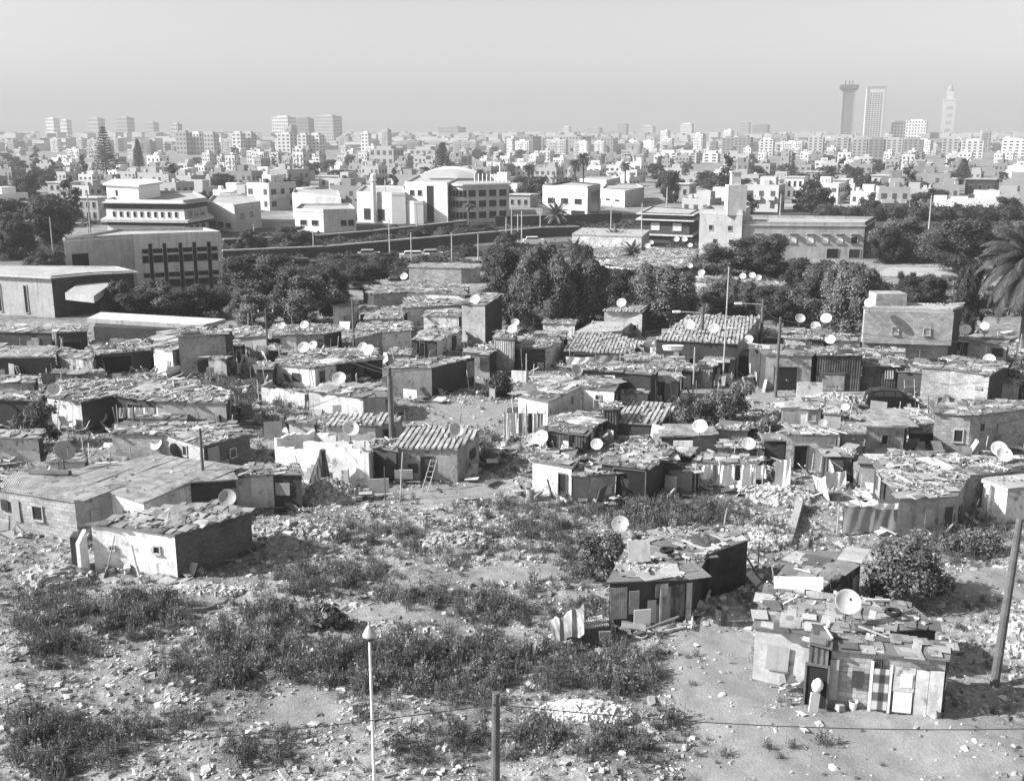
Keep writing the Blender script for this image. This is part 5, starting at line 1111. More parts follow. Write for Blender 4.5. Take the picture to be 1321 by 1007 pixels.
heap('low heap of boards and stones in the centre waste ground', 590, 700, 4, 1.8, .4, 1400, .4, 1.3, .45); heap('scattered slabs below the large grey house', 1150, 655, 3, 2, .4, 1200, .5, 1.4, .4); heap('mound of stones at the right edge by the leaning pole', 1312, 830, 2.2, 2.6, .8, 1200, .4, 1.4, .4)
# ---------- satellite dishes ----------
def dish_proto(m, name='satellite_dish'):
    t = bpy.data.objects.new(name, None); COL.objects.link(t)
    q = MB(); q.tube([(0, 0, -.9), (0, 0, -.05)], .03, 'metaldark', 6); q.box((0, 0, -.9), (.25, .25, .05), 'metaldark'); q.build('mast', t)
    M = Matrix.Rotation(R(52), 4, 'X')
    q = MB(); r = .5; prof = [(.01, 0)]+[(r*k/6, .16*(k/6)**2) for k in range(1, 7)]; prof += [(r*1.02, .16), (r*1.02, .14)]+[(r*k/6, .16*(k/6)**2-.025) for k in range(5, 0, -1)]+[(.01, -.025)]
    q.lathe(prof, (0, -.08, 0), m, 22, M=M); o = q.build('reflector', t, smooth=True)
    q = MB(); tip = M @ Vector((0, 0, .52)); low = M @ Vector((0, -.5, .14)); c = Vector((0, -.08, 0)); q.tube([low+c, tip+c], .009, 'metal', 5); q.box(tuple(tip+c), (.07, .12, .07), 'metaldark'); q.build('feed_arm', t); return t
DP = dish_proto('dishwhite'); DD = dish_proto('dishdark')
dused = set()
def dish(label, px, py, d, zroof=2.3, rz=None, P=None, m=1.0):
    """px,py: dish centre, d: diameter in source pixels"""
    P = P or DP; o = P if P.name not in dused else copy_tree(P); dused.add(P.name)
    z = zroof+.75; g0 = G(px, py, z); best = None
    for pl, h_ in SHK:
        ft = G(px, py+d*.85, h_+.1)
        if inpoly(grow(pl, .25), np.array([ft.x]), np.array([ft.y]))[0] and (best is None or ft.y < best[1].y): best = (h_+.1, ft)
    rg = (Vector((0, 0, H))-g0).length; s = d/F*rg/.98
    if best is not None and zroof >= 1.6: s = d/F*(Vector((0, 0, H))-best[1]).length/.98; g0 = Vector((best[1].x, best[1].y, best[0]+.88*s))
    elif zroof < 1.6: g0 = G(px, py, max(zroof, .9*s))
    o.location = g0; o.scale = (s,)*3; o.rotation_euler.z = R(-14+random.uniform(-14, 14)) if rz is None else rz; tag(o, label, 'satellite dish', 'satellite dishes on the shanty roofs')
    k = o
    return o
for a in [
    ('large white dish on the long weighted roof behind the curtained shack', 1090, 777, 30), ('white dish on a stay beside the white hut chimney post', 295, 643, 21, 2.4, R(10)), ('pale dish facing right on the far left rubble roof', 83, 584, 24, 2.2, R(50)),
    ('faint grey dish standing in the yard of the barred-window house', 204, 573, 16, 1.5), ('white dish leaning before the laundry at the left', 134, 539, 13, .3), ('white dish at the left edge of the broad rubble roof', 70, 503, 16, 2.3, R(30)),
    ('white dish on the striped small hut by the ruined house', 452, 553, 20, 2.2, R(20)), ('white dish at the right end of the striped sheet roof', 588, 555, 19, 2.3, R(25)), ('white dish in front of the long dark wall', 439, 489, 17, 2.0),
    ('left dish of the pair below the white panel shack', 393, 449, 14, 2.0), ('right dish of the pair below the white panel shack', 405, 446, 11, 2.0), ('white dish above the white panel shack', 394, 420, 11, 2.3), ('dish at the left end of the white panel shack roof', 365, 421, 9, 2.3),
    ('rear dish of the overlapping pair by the dark thin pole', 469, 448, 12, 2.3), ('front dish of the overlapping pair by the dark thin pole', 477, 452, 14, 2.3), ('white dish at the left foot of the tall grey block', 614, 387, 13, 3.9), ('upper dish at the end of the topmost shack', 523, 349, 9, 1.4), ('lower dish at the end of the topmost shack', 522, 357, 10, 1.0),
    ('upper dish of the pair on the narrow board shack', 665, 416, 10, 2.6), ('lower dish of the pair on the narrow board shack', 662, 425, 12, 2.3), ('white dish on the raised hut in the centre', 802, 391, 12, 4.0), ('white dish on the rubble roof above the white gable', 743, 478, 15, 2.6, R(30)),
    ('right dish of the pair beside the clothesline', 699, 565, 19, 2.0), ('left dish of the pair beside the clothesline', 688, 566, 15, 2.0), ('white dish on a mast right of the hanging cloth shack', 770, 573, 15, 1.7), ('bright dish on the flat sheet shed', 903, 550, 18, 2.2), ('battered white dish lying in the bush near the waste ground', 801, 676, 22, .6),
    ('left dish on the sunlit corrugated roof', 889, 420, 13, 3.0), ('right dish on the sunlit corrugated roof', 921, 425, 13, 2.6), ('faint dish at the right foot of the corrugated roof', 966, 438, 11, 2.3), ('upper left dish of the dish cluster', 1032, 411, 12, 3.0), ('upper right dish of the dish cluster', 1066, 411, 13, 3.0), ('lower dish of the dish cluster', 1051, 422, 12, 2.8),
    ('dish below the cluster beside the plank shack roof', 1070, 439, 12, 2.3), ('upper dish against the plank fronted shack', 1058, 478, 13, 1.2), ('lower dish against the plank fronted shack', 1060, 488, 12, .8), ('dish on the corner of the two-storey block house roof', 1122, 391, 12, 5.6),
    ('white dish on the grey shed by the palm', 1244, 427, 13, 2.6), ('polished bowl dish right of the grey shed dish', 1270, 421, 10, 2.6), ('dish against the wall of the grey shed', 1276, 464, 14, 1.0), ('dish on a mast before the pale block house', 1277, 497, 17, 1.0), ('dish in the corner between block house and lean-to', 1202, 524, 16, 1.0, R(30)),
    ('rear dish of the overlapping pair on the right rubble roof', 1286, 581, 18, 2.1), ('front dish of the overlapping pair on the right rubble roof', 1292, 588, 18, 2.1), ('small dish on a leaning mast by the white room', 1090, 526, 10, 2.2), ('white dish hanging on the white room corner', 1062, 546, 11, 1.0), ('bent white dish in the litter by the ladders', 1028, 646, 13, .6), ('white rag-covered dish above the laundry', 965, 573, 16, 2.0),
    ('dish among the trees left of the mast', 905, 353, 9, 2.2), ('dish among the trees right of the mast', 958, 357, 8, 2.2), ('second dish among the trees right of the mast', 970, 356, 8, 2.2), ('third dish among the trees right of the mast', 978, 359, 8, 2.2),
    ('dish on the roof below the dark flat house, first', 873, 309, 7, 2.6), ('dish on the roof below the dark flat house, second', 883, 309, 7, 2.6), ('dish above the centre trees, nearest the pale tree', 877, 338, 8, 2.6), ('dish above the centre trees beside it', 890, 343, 7, 2.6), ('dish near the second low palm', 835, 318, 7, 2.6), ('dish above the white fronted shack', 794, 312, 7, 2.6), ('dish left of the second roof', 840, 313, 6, 2.6), ('dish at the right end of the second roof', 890, 317, 6, 2.6)]:
    dish(*a)
dish('dark dish turned sideways by the white board wall', 1073, 738, 24, 2.1, R(-70), DD); dish('dark dish seen edge-on by the barred-window house', 225, 585, 26, 1.2, R(75), DD)
# ---------- poles ----------
def pole(label, px, yt, yb, w, m='wood', lean=0, lamp=0, name='utility_pole', cross=False, cat='pole'):
    D = ydist(yb); x = xat(px, D); h = zat(yt, D); rg = math.hypot(D, H); r = w/F*rg/2; t = thing(name, label, cat, (x, D, 0)); lx = lean/F*rg
    q = MB(); q.tube([(x, D, -.5), (x+lx*.5, D, h*.5), (x+lx, D, h)], [r*1.15, r, r*.8], m, 10); q.build('shaft', t)
    if lamp:
        q = MB(); q.tube([(x+lx, D, h*.9), (x+lx+lamp, D, h*.92)], .05, 'metal', 6); a = q.build('lamp_arm', t); q = MB(); q.box((x+lx+lamp*1.15, D, h*.92), (.75, .3, .18), 'paint'); q.build('lamp_head', a)
    if cross:
        q = MB(); q.box((x+lx, D, h-.4), (1.6, .1, .12), m); a = q.build('crossarm', t)
        for s in (-.7, 0, .7): q = MB(); q.tube([(x+lx+s, D, h-.34), (x+lx+s, D, h-.1)], .05, 'paint', 6); q.build('insulator', a)
    return t, Vector((x+lx, D, h))
pole('thick dark leaning pole in front of the right shade', 1282, 668, 885, 10, 'wood', 8); pole('thick dark pole beside the striped sheet roof', 507, 474, 592, 7, 'wood', -2); pole('wooden post rising from the whitewashed hut roof', 265, 553, 655, 4, 'wood')
pole('dark pole with a lamp arm left of the white mast', 903, 396, 470, 5, 'wood', 1, -2.2, 'street_lamp', cat='street lamp'); pole('dark pole with a lamp arm right of the white mast', 981, 386, 452, 4, 'wood', 0, -2.2, 'street_lamp', cat='street lamp'); pole('grey wooden pole by the gateway', 1000, 409, 512, 4, 'wood', 1)
pole('tall thin white mast in the middle right', 932, 344, 500, 1.9, 'metal', 1, name='mast'); pole('thin pole at the edge of the rounded shack', 894, 448, 508, 2.2, 'woodpale'); pole('dark thin pole by the white rear wall shack', 457, 386, 456, 3, 'wood'); pole('tall thin pole right of the white gable', 346, 398, 464, 2.5, 'wood', cross=True)
pole('short thin pole by the leftmost centre shack', 679, 456, 506, 2, 'woodpale'); pole('pale pole beside the gatehouse arch', 943, 480, 500, 1.5, 'woodpale'); pole('leaning prop pole in front of the striped roof hut', 516, 583, 645, 2, 'woodpale', 5); pole('thin prop left of the leaning prop', 497, 602, 643, 1.5, 'wood')
pole('tilted stick in the scrub behind the ragged shack', 933, 655, 680, 2, 'woodpale', 4); pole('short stick in the scrub', 872, 672, 682, 1.5, 'woodpale'); pole('thin mast on the sheds roof edge', 1093, 520, 560, 1.5, 'woodpale', 4)
for px, yt, yb, lm, lb in [(503, 283, 336, -2.5, 'tall slim lamp post with its arm to the left, by the railway wall'), (531, 300, 345, 0, 'slim pole just left of the white van'), (583, 300, 342, 0, 'slim pole on the verge right of the white van'), (617, 302, 338, 0, 'slim pole where the railway wall meets the grey-leaved tree'), (118, 250, 313, 0, 'slim pole left of the banded office, the taller of two'), (329, 290, 325, 0, 'slim pole in front of the grey sided villa'), (405, 298, 330, 0, 'slim pole before the villa with two square windows'), (697, 268, 297, 0, 'slim pole at the left corner of the white cube house'), (788, 262, 300, 0, 'slim pole right of the white cube house'), (860, 242, 270, 0, 'slim pole by the round dark tree behind the dark flat house'),
        (498, 232, 285, 0, 'slim pole right of the white ball-capped column'), (538, 262, 300, 0, 'slim pole at the foot of the white hall'), (827, 262, 320, 0, 'slim pole at the left corner of the dark flat-roofed house'), (1050, 232, 267, 0, 'slim pole on the right road beside the bright white block'), (1198, 252, 296, 2.5, 'tall double-height lamp post in the dark hedge on the right'), (1006, 250, 282, 0, 'slim pole behind the factory wing roof'), (1213, 248, 266, 0, 'short slim pole before the white bungalow'), (910, 252, 275, -2.0, 'lamp post with its arm to the left behind the tall factory block'),
        (660, 268, 318, 0, 'tallest of the bare poles clustered at the railway bend'), (668, 276, 316, 0, 'second bare pole of the cluster at the railway bend'), (653, 280, 318, 0, 'leftmost bare pole of the cluster at the railway bend'), (673, 272, 314, 0, 'rightmost bare pole of the cluster at the railway bend'), (69, 280, 330, 0, 'slim pole in the trees at the left edge'), (115, 290, 312, 0, 'shorter slim pole left of the banded office')]:
    pole(lb, px, yt, yb, 1.6, 'metal', 0, lm, 'lamp_post' if lm else 'slim_pole', cat='pole')
# near lamp post and wooden wire pole, foot below the frame
x, D = xat(475, 28, 8), 28.0; zt = zat(812, D); t = thing('lamp_post', 'slender pale lamp post with a conical shade rising from the bottom edge', 'lamp post', (x, D, 0)); x += .02
q = MB(); q.tube([(x, D, -.3), (x, D, zt)], [.06, .036], 'paint', 10); q.build('shaft', t); q = MB(); q.lathe([(.03, .5), (.035, .36), (.07, .32), (.19, .1), (.2, .04), (.15, .0), (.04, -.02)], (x, D, zt-.22), 'metal', 18); sh = q.build('lamp_shade', t)
q = MB(); q.lathe([(.01, .1), (.11, .05), (.13, -.03), (.08, -.1), (.01, -.12)], (x, D, zt-.24), 'metaldark', 14); q.build('bulb_cover', sh)
D = 26.0; x = xat(640, D, 6.8); zt = zat(893, D); t = thing('utility_pole', 'weathered wooden pole carrying a wire across the bottom of the view', 'pole', (x, D, 0)); q = MB(); q.tube([(x-.1, D, -.4), (x-.04, D, zt*.5), (x, D, zt)], [.16, .13, .105], 'wood', 12); q.build('shaft', t)
q = MB(); q.tube([(x+.1, D-.05, zt-.12), (x+.1, D-.05, zt-.38)], .03, 'metal', 6); q.box((x+.02, D-.1, zt-.3), (.2, .06, .05), 'metaldark'); q.build('bracket', t)
def wire(label, pts, r=.012, name='overhead_wire', grp=None):
    q = MB(); q.tube(pts, r, 'metaldark', 5); tag(q.build(name), label, 'wire', grp)
def sag(a, b, s, n=14): return [Vector(a).lerp(Vector(b), k/n)-Vector((0, 0, s*4*(k/n)*(1-k/n))) for k in range(n+1)]
z0 = zat(908, D); A = Vector((x, D, z0)); z1 = zat(975, 24); wire('sagging black wire running left from the wooden pole', sag(A, (xat(-40, 24, z1), 24, z1+.0), .15), .014)
z1 = zat(937, 29); wire('black wire running right from the wooden pole', sag(A, (xat(1400, 29, z1), 29, z1), .35), .014); wire('short stay wire tied to the wooden pole', [A, (x+.5, D+.2, z0-.4), (x+.75, D+.3, z0-.25)], .01)
def top(px, yt, yb): D = ydist(yb); return Vector((xat(px, D, zat(yt, D)), D, zat(yt, D)))
for lb, a_, b_, k_ in [('cable from the thick dark pole to the tall thin pole', (505, 480, 592), (346, 402, 464), .5), ('second cable from the thick dark pole to the tall thin pole', (505, 484, 592), (346, 406, 464), .7), ('cable from the thick dark pole to the pole left of the mast', (505, 480, 592), (903, 400, 470), 1.0), ('cable between the two poles with lamp arms', (903, 398, 470), (981, 388, 452), .3),
                       ('cable from the right lamp pole to the grey wooden pole', (981, 390, 452), (1001, 411, 512), .2), ('cable from the grey wooden pole to the right edge', (1001, 411, 512), (1400, 440, 560), .8), ('cable from the tall thin pole to the left edge', (346, 402, 464), (-30, 440, 500), .8), ('cable from the thick dark pole to the hut roof post', (505, 482, 592), (265, 557, 655), .5)]:
    wire(lb, sag(top(*a_), top(*b_), k_), .018, grp='cables over the shanty town')
# ---------- laundry ----------
def cloth(label, px, py, wpx, hpx, D=None, m='clothwhite', z=None, rz=0, name='hanging_cloth', cat='laundry', grp='laundry hung out between the shacks', wav=.06):
    """px,py upper-left corner; D distance"""
    x = xat(px, D); zz = zat(py, D); rg = math.hypot(D, H); w = wpx/F*rg*1.1; hh = hpx/F*rg*1.15; q = MB(); nx_, nz_ = 12, 8; V = []
    ph = random.uniform(0, 6)
    for side in (0, 1):
        for j in range(nz_+1):
            for i in range(nx_+1):
                u, v = i/nx_, j/nz_; dy = wav*math.sin(u*6+ph)*(.4+v)+wav*.6*math.sin(u*17+ph*2+v*3); dz = -.06*math.sin(math.pi*u)-hh*v*(1+.03*math.sin(u*7+ph))
                xx = u*w*(1-.08*v*math.sin(ph)); V.append((x+xx*math.cos(rz), D+xx*math.sin(rz)+dy+side*.012, max(.05, zz+dz)))
    fs = []
    for s in (0, 1):
        o_ = s*(nx_+1)*(nz_+1)
        for j in range(nz_):
            for i in range(nx_): a = o_+j*(nx_+1)+i; f = (a, a+nx_+1, a+nx_+2, a+1); fs.append(f if s == 0 else f[::-1])
    q.add(V, fs, m); o = q.build(name, smooth=True); tag(o, label, cat, grp); return o
def line(label, a, b, D, D2=None, posts=True):
    A = Vector((xat(a[0], D, 2), D, zat(a[1], D))); D2 = D2 or D; B = Vector((xat(b[0], D2, 2), D2, zat(b[1], D2))); t = thing('clothesline', label, 'clothesline', (A.x, A.y, 0)); q = MB(); q.tube(sag(A, B, .08), .012, 'metaldark', 4); q.build('cord', t)
    if posts:
        for p in (A, B): q = MB(); q.tube([(p.x, p.y, -.3), (p.x, p.y, p.z+.1)], .035, 'woodpale', 6); q.build('post', t)
D = ydist(575); line('clothesline in front of the white board house', (650, 531), (703, 533), D)
for i, (px, w, hh, m, lb) in enumerate([(651, 7, 30, 'clothwhite', 'leftmost white shirt on the line before the white board house'), (659, 8, 24, 'clothwhite', 'white towel next to the leftmost shirt'), (669, 5, 26, 'clothgrey', 'first grey striped cloth on the centre line'), (675, 5, 28, 'clothwhite', 'first pale trousers on the centre line'), (681, 5, 24, 'clothdark', 'dark garment in the middle of the centre line'), (687, 5, 27, 'clothwhite', 'second pale trousers on the centre line'), (693, 7, 22, 'clothgrey', 'rightmost grey cloth on the centre line')]): cloth(lb, px, 532, w, hh, D, m, wav=.04)
D = ydist(636); line('clothesline before the low white shack', (898, 598), (985, 600), D)
for px, w, hh, m, lb in [(903, 12, 16, 'clothwhite', 'white sheet at the left of the long laundry line'), (917, 7, 19, 'clothgrey', 'grey towel beside the white sheet'), (927, 16, 24, 'clothwhite', 'broad white sheet in the middle of the long laundry line'), (946, 7, 18, 'clothdark', 'dark trousers beside the broad white sheet'), (955, 12, 26, 'clothwhite', 'white cloth with a fold at the right of the dark trousers'), (970, 14, 16, 'clothwhite', 'short white cloth at the end of the long laundry line')]: cloth(lb, px, 599, w, hh, D, m)
D = ydist(556); line('clothesline before the broad rubble roofed house', (150, 524), (228, 524), D)
for px, w, hh, m, lb in [(152, 12, 12, 'clothgrey', 'grey shirt at the left of the left-hand line'), (166, 7, 18, 'clothwhite', 'narrow white cloth on the left-hand line'), (176, 14, 13, 'clothwhite', 'white vest on the left-hand line'), (193, 16, 17, 'clothwhite', 'large white sheet on the left-hand line'), (212, 12, 12, 'clothwhite', 'small white cloth ending the left-hand line')]: cloth(lb, px, 525, w, hh, D, m)
D = ydist(690)+.3; line('cord holding the tarpaulin fence', (1083, 652), (1166, 655), D)
cloth('left grey tarpaulin of the fence below the rubble roof', 1086, 652, 40, 34, D, 'tarp', name='tarpaulin', cat='tarpaulin', grp=None, wav=.05); cloth('right grey tarpaulin of the fence below the rubble roof', 1127, 654, 38, 34, D-.05, 'tarp', name='tarpaulin', cat='tarpaulin', grp=None, wav=.05)
cloth('bright white sheet laid over the tarpaulin fence', 1125, 648, 36, 7, D-.2, 'clothwhite', name='white_sheet', cat='sheet', grp=None)
D = ydist(632); cloth('white cloth hung on a frame among the ladders', 1064, 608, 24, 22, D, 'clothwhite', rz=.1); cloth('white net curtain before the cluttered shack', 998, 592, 17, 34, ydist(640), 'clothwhite'); cloth('pale board-like sheet in the cluttered shack', 1060, 580, 19, 26, ydist(609), 'clothwhite')
D = ydist(504); cloth('grey rag on the line in the shaded yard', 855, 492, 14, 16, D, 'clothgrey'); cloth('small white rag in the shaded yard', 839, 495, 6, 8, D, 'clothwhite')
D = ydist(600); cloth('pale blanket on the steps right of the laundry', 985, 590, 14, 30, D, 'clothwhite', wav=.1); cloth('white cloth draped over the awning edge of the tiled shed', 730, 460, 34, 8, ydist(477), 'clothwhite', wav=.1); cloth('grey awning cloth on the right of the tiled shed', 768, 458, 38, 9, ydist(477)-.2, 'tarp', wav=.08)
# curtained shack front: panels, real sheets fixed to the wall
r0, P0, h0 = f1
def panels(root, a, b, specs):
    a = Vector(a[:2]); b = Vector(b[:2]); d = (b-a).normalized(); L = (b-a).length; nr = Vector((d.y, -d.x)); an = math.atan2(d.y, d.x)
    for nm, f0, f1_, z0, z1, m, out in specs:
        c = a+d*L*(f0+f1_)/2+nr*out; q = MB(); q.box((c.x, c.y, (z0+z1)/2), (L*(f1_-f0), .035, z1-z0), m, rz=an, rx=random.uniform(-.02, .02)); q.build(nm, root)
panels(r0, P0[0], P0[1], [('curtain', .385, .52, .1, 1.8, 'plaid', .09), ('door_post', .355, .38, 0, 2.1, 'paint', .1), ('door_post', .525, .545, 0, 2.0, 'paint', .1), ('wall_sheet', .56, .74, .95, 1.95, 'sheetpale', .08), ('wall_sheet', .57, .73, .1, .93, 'paint', .1), ('wall_sheet', .75, .86, .05, 1.9, 'sheetpale', .07), ('wall_sheet', .865, .985, .02, 1.95, 'sheetpale', .09), ('wall_sheet', .2, .3, .9, 1.6, 'dim', .05), ('wall_sheet', .0, .08, .3, 2, 'conc', .07), ('wall_sheet', .62, .72, 1.15, 1.7, 'paint', .11)])
r3, P3, h3 = f3
panels(r3, P3[0], P3[1], [('wall_sheet', .02, .22, .5, 2.0, 'corr', .08), ('wall_sheet', .24, .36, .7, 1.8, 'tarp', .1), ('wall_sheet', .3, .5, .1, .9, 'clothwhite', .14), ('post', .60, .625, 0, 2.0, 'woodpale', .18), ('wall_sheet', .55, .7, 1.4, 2.05, 'plankpale', .08), ('wall_sheet', .74, .9, .4, 1.95, 'plank', .1), ('wall_sheet', .46, .56, .2, 1.3, 'clothgrey', .12), ('wall_sheet', .92, .99, .1, 2.0, 'corr', .06)])
# white sack in the porch, white board wall on the roof, sheet leaning on the ragged roof
rp, Pp, hp = f1b; dd_ = (Pp[1]-Pp[0]); dd_.z = 0; pn = Vector((dd_.y, -dd_.x, 0)).normalized(); fm_ = (Pp[0]+Pp[1])/2; fm_.z = 0; p = fm_+pn*.22
q = MB(); q.lathe([(.01, 0), (.14, .06), (.22, .25), (.2, .42), (.1, .56), (.01, .6)], (p.x, p.y, .72), 'clothwhite', 16, M=Matrix.Rotation(.2, 4, 'Y')); tag(q.build('bundle', smooth=True), 'white oval bundle hanging in the dark porch doorway', 'bundle')
q = MB(); q.box((p.x-.05, p.y-.12, .36), (.4, .04, .74), 'clothwhite', rz=.2, rx=-.3, ry=.25); tag(q.build('white_cloth'), 'white cloth slanting over the sill of the porch doorway', 'cloth')
p = G(1066, 903); q = MB(); q.box((p.x+.32, p.y-.7, .12), (.3, .3, .24), 'clothgrey', taper=.8, rz=.3); tag(q.build('box'), 'small grey box on the ground before the porch', 'box')
p = G(1030, 757, 2.35); q = MB(); q.box((p.x, p.y, 2.55), (2.1, .06, .55), 'paint', rz=-.05, rx=-.2); 
for s in (-.9, -.3, .3, .9): q.box((p.x+s, p.y+.09, 2.5), (.06, .06, .6), 'wood')
tag(q.build('white_board'), 'long white board standing along the roof edge behind the big dish', 'board')
p = G(824, 722, 2.4); q = MB(); q.box((p.x, p.y, 2.85), (1.05, .04, 1.0), 'concpale', rz=.15, rx=-.35); q.box((p.x-.1, p.y+.2, 2.6), (.06, .5, .06), 'wood'); tag(q.build('sheet_panel'), 'pale square sheet propped on the ragged cloth shack roof', 'panel')
def torus(mb, c, Rr_, r, m, M=None, n=16, k=7):
    V = []
    for i in range(n):
        for j in range(k):
            a, b = 2*math.pi*i/n, 2*math.pi*j/k; v = Vector(((Rr_+r*math.cos(b))*math.cos(a), (Rr_+r*math.cos(b))*math.sin(a), r*math.sin(b))); v = M @ v if M else v; V.append(tuple(v+Vector(c)))
    mb.add(V, [(i*k+j, ((i+1) % n)*k+j, ((i+1) % n)*k+(j+1) % k, i*k+(j+1) % k) for i in range(n) for j in range(k)], m)
def tyre(label, px, py, z): p = G(px, py, z); q = MB(); torus(q, (p.x, p.y, z+.1), .26, .09, 'rubber'); tag(q.build('old_tyre', smooth=True), label, 'tyre', 'old tyres weighing down roofs')
tyre('left tyre on the roof of the pale block house', 1204, 466, 3.35); tyre('right tyre on the roof of the pale block house', 1216, 467, 3.35); tyre('tyre lying on the ragged cloth shack roof', 860, 712, 2.5); tyre('tyre on the white panel shack roof', 366, 458, 2.5); tyre('tyre on the curtained shack roof', 1152, 792, 2.5)
# covered scrap with striped sacking left of the ragged shack
p = G(733, 826); t = thing('covered_cart', 'striped sacking thrown over a dark stand at the left of the ragged shack', 'stand', (p.x, p.y, 0)); q = MB(); V = []
for j in range(6):
    for i in range(9): u, v = i/8, j/5; V.append((p.x-.75+1.4*u, p.y-.1-.5*v+.06*math.sin(i*2.3), 1.0+.75*u*(1-v*.6)+.1*math.sin(i*1.7)-.75*v**1.4))
q.add(V, [(j*9+i, (j+1)*9+i, (j+1)*9+i+1, j*9+i+1) for j in range(5) for i in range(8)], 'plankpale'); q.build('sacking', t); q = MB(); q.box((p.x, p.y+.25, .5), (1.3, .5, 1.0), 'dark', rz=.1); q.build('stand', t)
p = G(770, 826); q = MB(); q.box((p.x, p.y, .4), (1.5, .7, .8), 'plank', rz=.1); q.box((p.x-.2, p.y-.1, .85), (1.3, .6, .1), 'corr', rz=.15, rx=.05); q.box((p.x+.3, p.y-.42, .35), (.5, .1, .6), 'tarp', rz=.1); tag(q.build('scrap_box'), 'dark boarded scrap box beside the striped sacking', 'box')
for lb, px, py, L, r_, m in [('pale board lying before the ragged cloth shack', 865, 815, 1.5, .06, 'woodpale'), ('second board on the ground by the ragged shack', 845, 818, 1.2, .05, 'wood'), ('log lying on the roof at the left edge', 65, 612, 2.5, .2, 'wood'), ('broken beam in the centre rubble', 462, 695, 1.4, .12, 'woodpale'), ('plank lying in the rubble under the striped roof hut', 490, 640, 1.6, .07, 'woodpale'), ('long pale beam by the litter heap', 1045, 695, 2.6, .07, 'wood')]:
    p = G(px, py, 2.4 if 'roof at' in lb else .1); a = random.uniform(-.4, .4) if 'long' not in lb else 1.2; q = MB(); q.tube([(p.x-math.cos(a)*L/2, p.y-math.sin(a)*L/2, p.z+.05), (p.x+math.cos(a)*L/2, p.y+math.sin(a)*L/2, p.z+.15)], r_, m, 7); tag(q.build('plank' if r_ < .1 else 'beam'), lb, 'board')
# wing wall and a broken end with shade put into its colour at the white hut
def stub(label, a, b, h0_, h1_, m, th=.2, name='wall_stub'):
    A, B = G(*a), G(*b); d = B-A; q = MB(); n_ = Vector((d.y, -d.x, 0)).normalized()*th/2
    for i in range(1):
        V = [(A-n_).to_2d(), (B-n_).to_2d(), (B+n_).to_2d(), (A+n_).to_2d()]; q.prism([V[0], V[1], V[2], V[3]] if (V[1]-V[0]).cross(V[2]-V[1]) > 0 else V[::-1], -.4, [h0_, h1_, h1_, h0_] if (V[1]-V[0]).cross(V[2]-V[1]) > 0 else [h0_, h1_, h1_, h0_], m)
    tag(q.build(name), label, 'wall')
stub('wing wall with a stepped top at the left end of the whitewashed hut', (104, 742), (114, 735), 1.7, 2.2, 'white'); stub('broken wall end coloured dark as shade, left of the whitewashed hut', (99, 738), (104, 730), 1.9, 1.9, 'dim', .35)
stub('low sunlit garden wall in front of the flat sheet shed', (868, 590), (893, 592), 1.2, 1.3, 'pale'); stub('pale low yard wall left of the parked car', (1027, 515), (1060, 516), 1.5, 1.5, 'pale', .15); stub('crumbling low wall across the waste ground edge', (1016, 706), (1032, 655), .3, .7, 'grey', .4)
stub('white low wall beside the track in the centre', (660, 492), (680, 493), 1.0, 1.0, 'white'); stub('fallen white wall slab at the gateway', (985, 506), (992, 497), .3, 2.0, 'pale', .25); stub('grey yard wall at the far right', (1270, 668), (1330, 640), 2.0, 2.2, 'white', .2)
# black ladder frames
def ladder(label, px, yb, yt, wpx, m='woodpale', lean=.6, rz=0, n=6):
    D = ydist(yb); x = xat(px, D); hh = zat(yt, D+lean); w = wpx/F*math.hypot(D, H); t = thing('ladder', label, 'ladder', (x, D, 0)); c, s = math.cos(rz), math.sin(rz)
    for k in (-.5, .5): q = MB(); q.tube([(x+k*w*c, D+k*w*s, 0), (x+k*w*c+lean*.7, D+lean, hh)], .035, m, 6); q.build('rail', t)
    for i in range(n): f = (i+.7)/n; q = MB(); q.tube([(x-w/2*c+lean*.7*f, D-w/2*s+lean*f, hh*f), (x+w/2*c+lean*.7*f, D+w/2*s+lean*f, hh*f)], .025, m, 5); q.build('rung', t)
ladder('ladder leaning on the striped roof hut', 548, 634, 592, 8, lean=.8); ladder('upright ladder among the clutter left of the white cloth', 1052, 612, 585, 11, lean=.2); ladder('low ladder frame beside the pale yard wall', 1071, 513, 497, 14, 'wood', .15, n=3)
for lb, px, yb, yt, w in [('first pole of the leaning tripod in the dark left shack', 76, 474, 436, 8), ('second pole of the leaning tripod in the dark left shack', 88, 472, 434, -7)]: pole(lb, px, yt, yb, 2, 'woodpale', w, name='prop_pole')
p = G(1112, 625); t = thing('television_box', 'dark open box like an old television among the clutter', 'box', (p.x, p.y, 0)); q = MB(); q.box((p.x, p.y, .45), (1.1, .8, .9), 'plankpale'); q.build('case', t); q = MB(); q.box((p.x, p.y-.4, .5), (.8, .05, .62), 'dark'); q.build('screen', t)
p = G(868, 448, 3); q = MB(); q.lathe([(.01, 0), (.35, .02), (.4, .4), (.42, .42), (.01, .42)], (p.x, p.y, 2.75), 'paint', 14, M=Matrix.Scale(2.4, 4, (1, 0, 0))); tag(q.build('metal_tub'), 'white metal tub on the block-walled shack roof', 'tub')
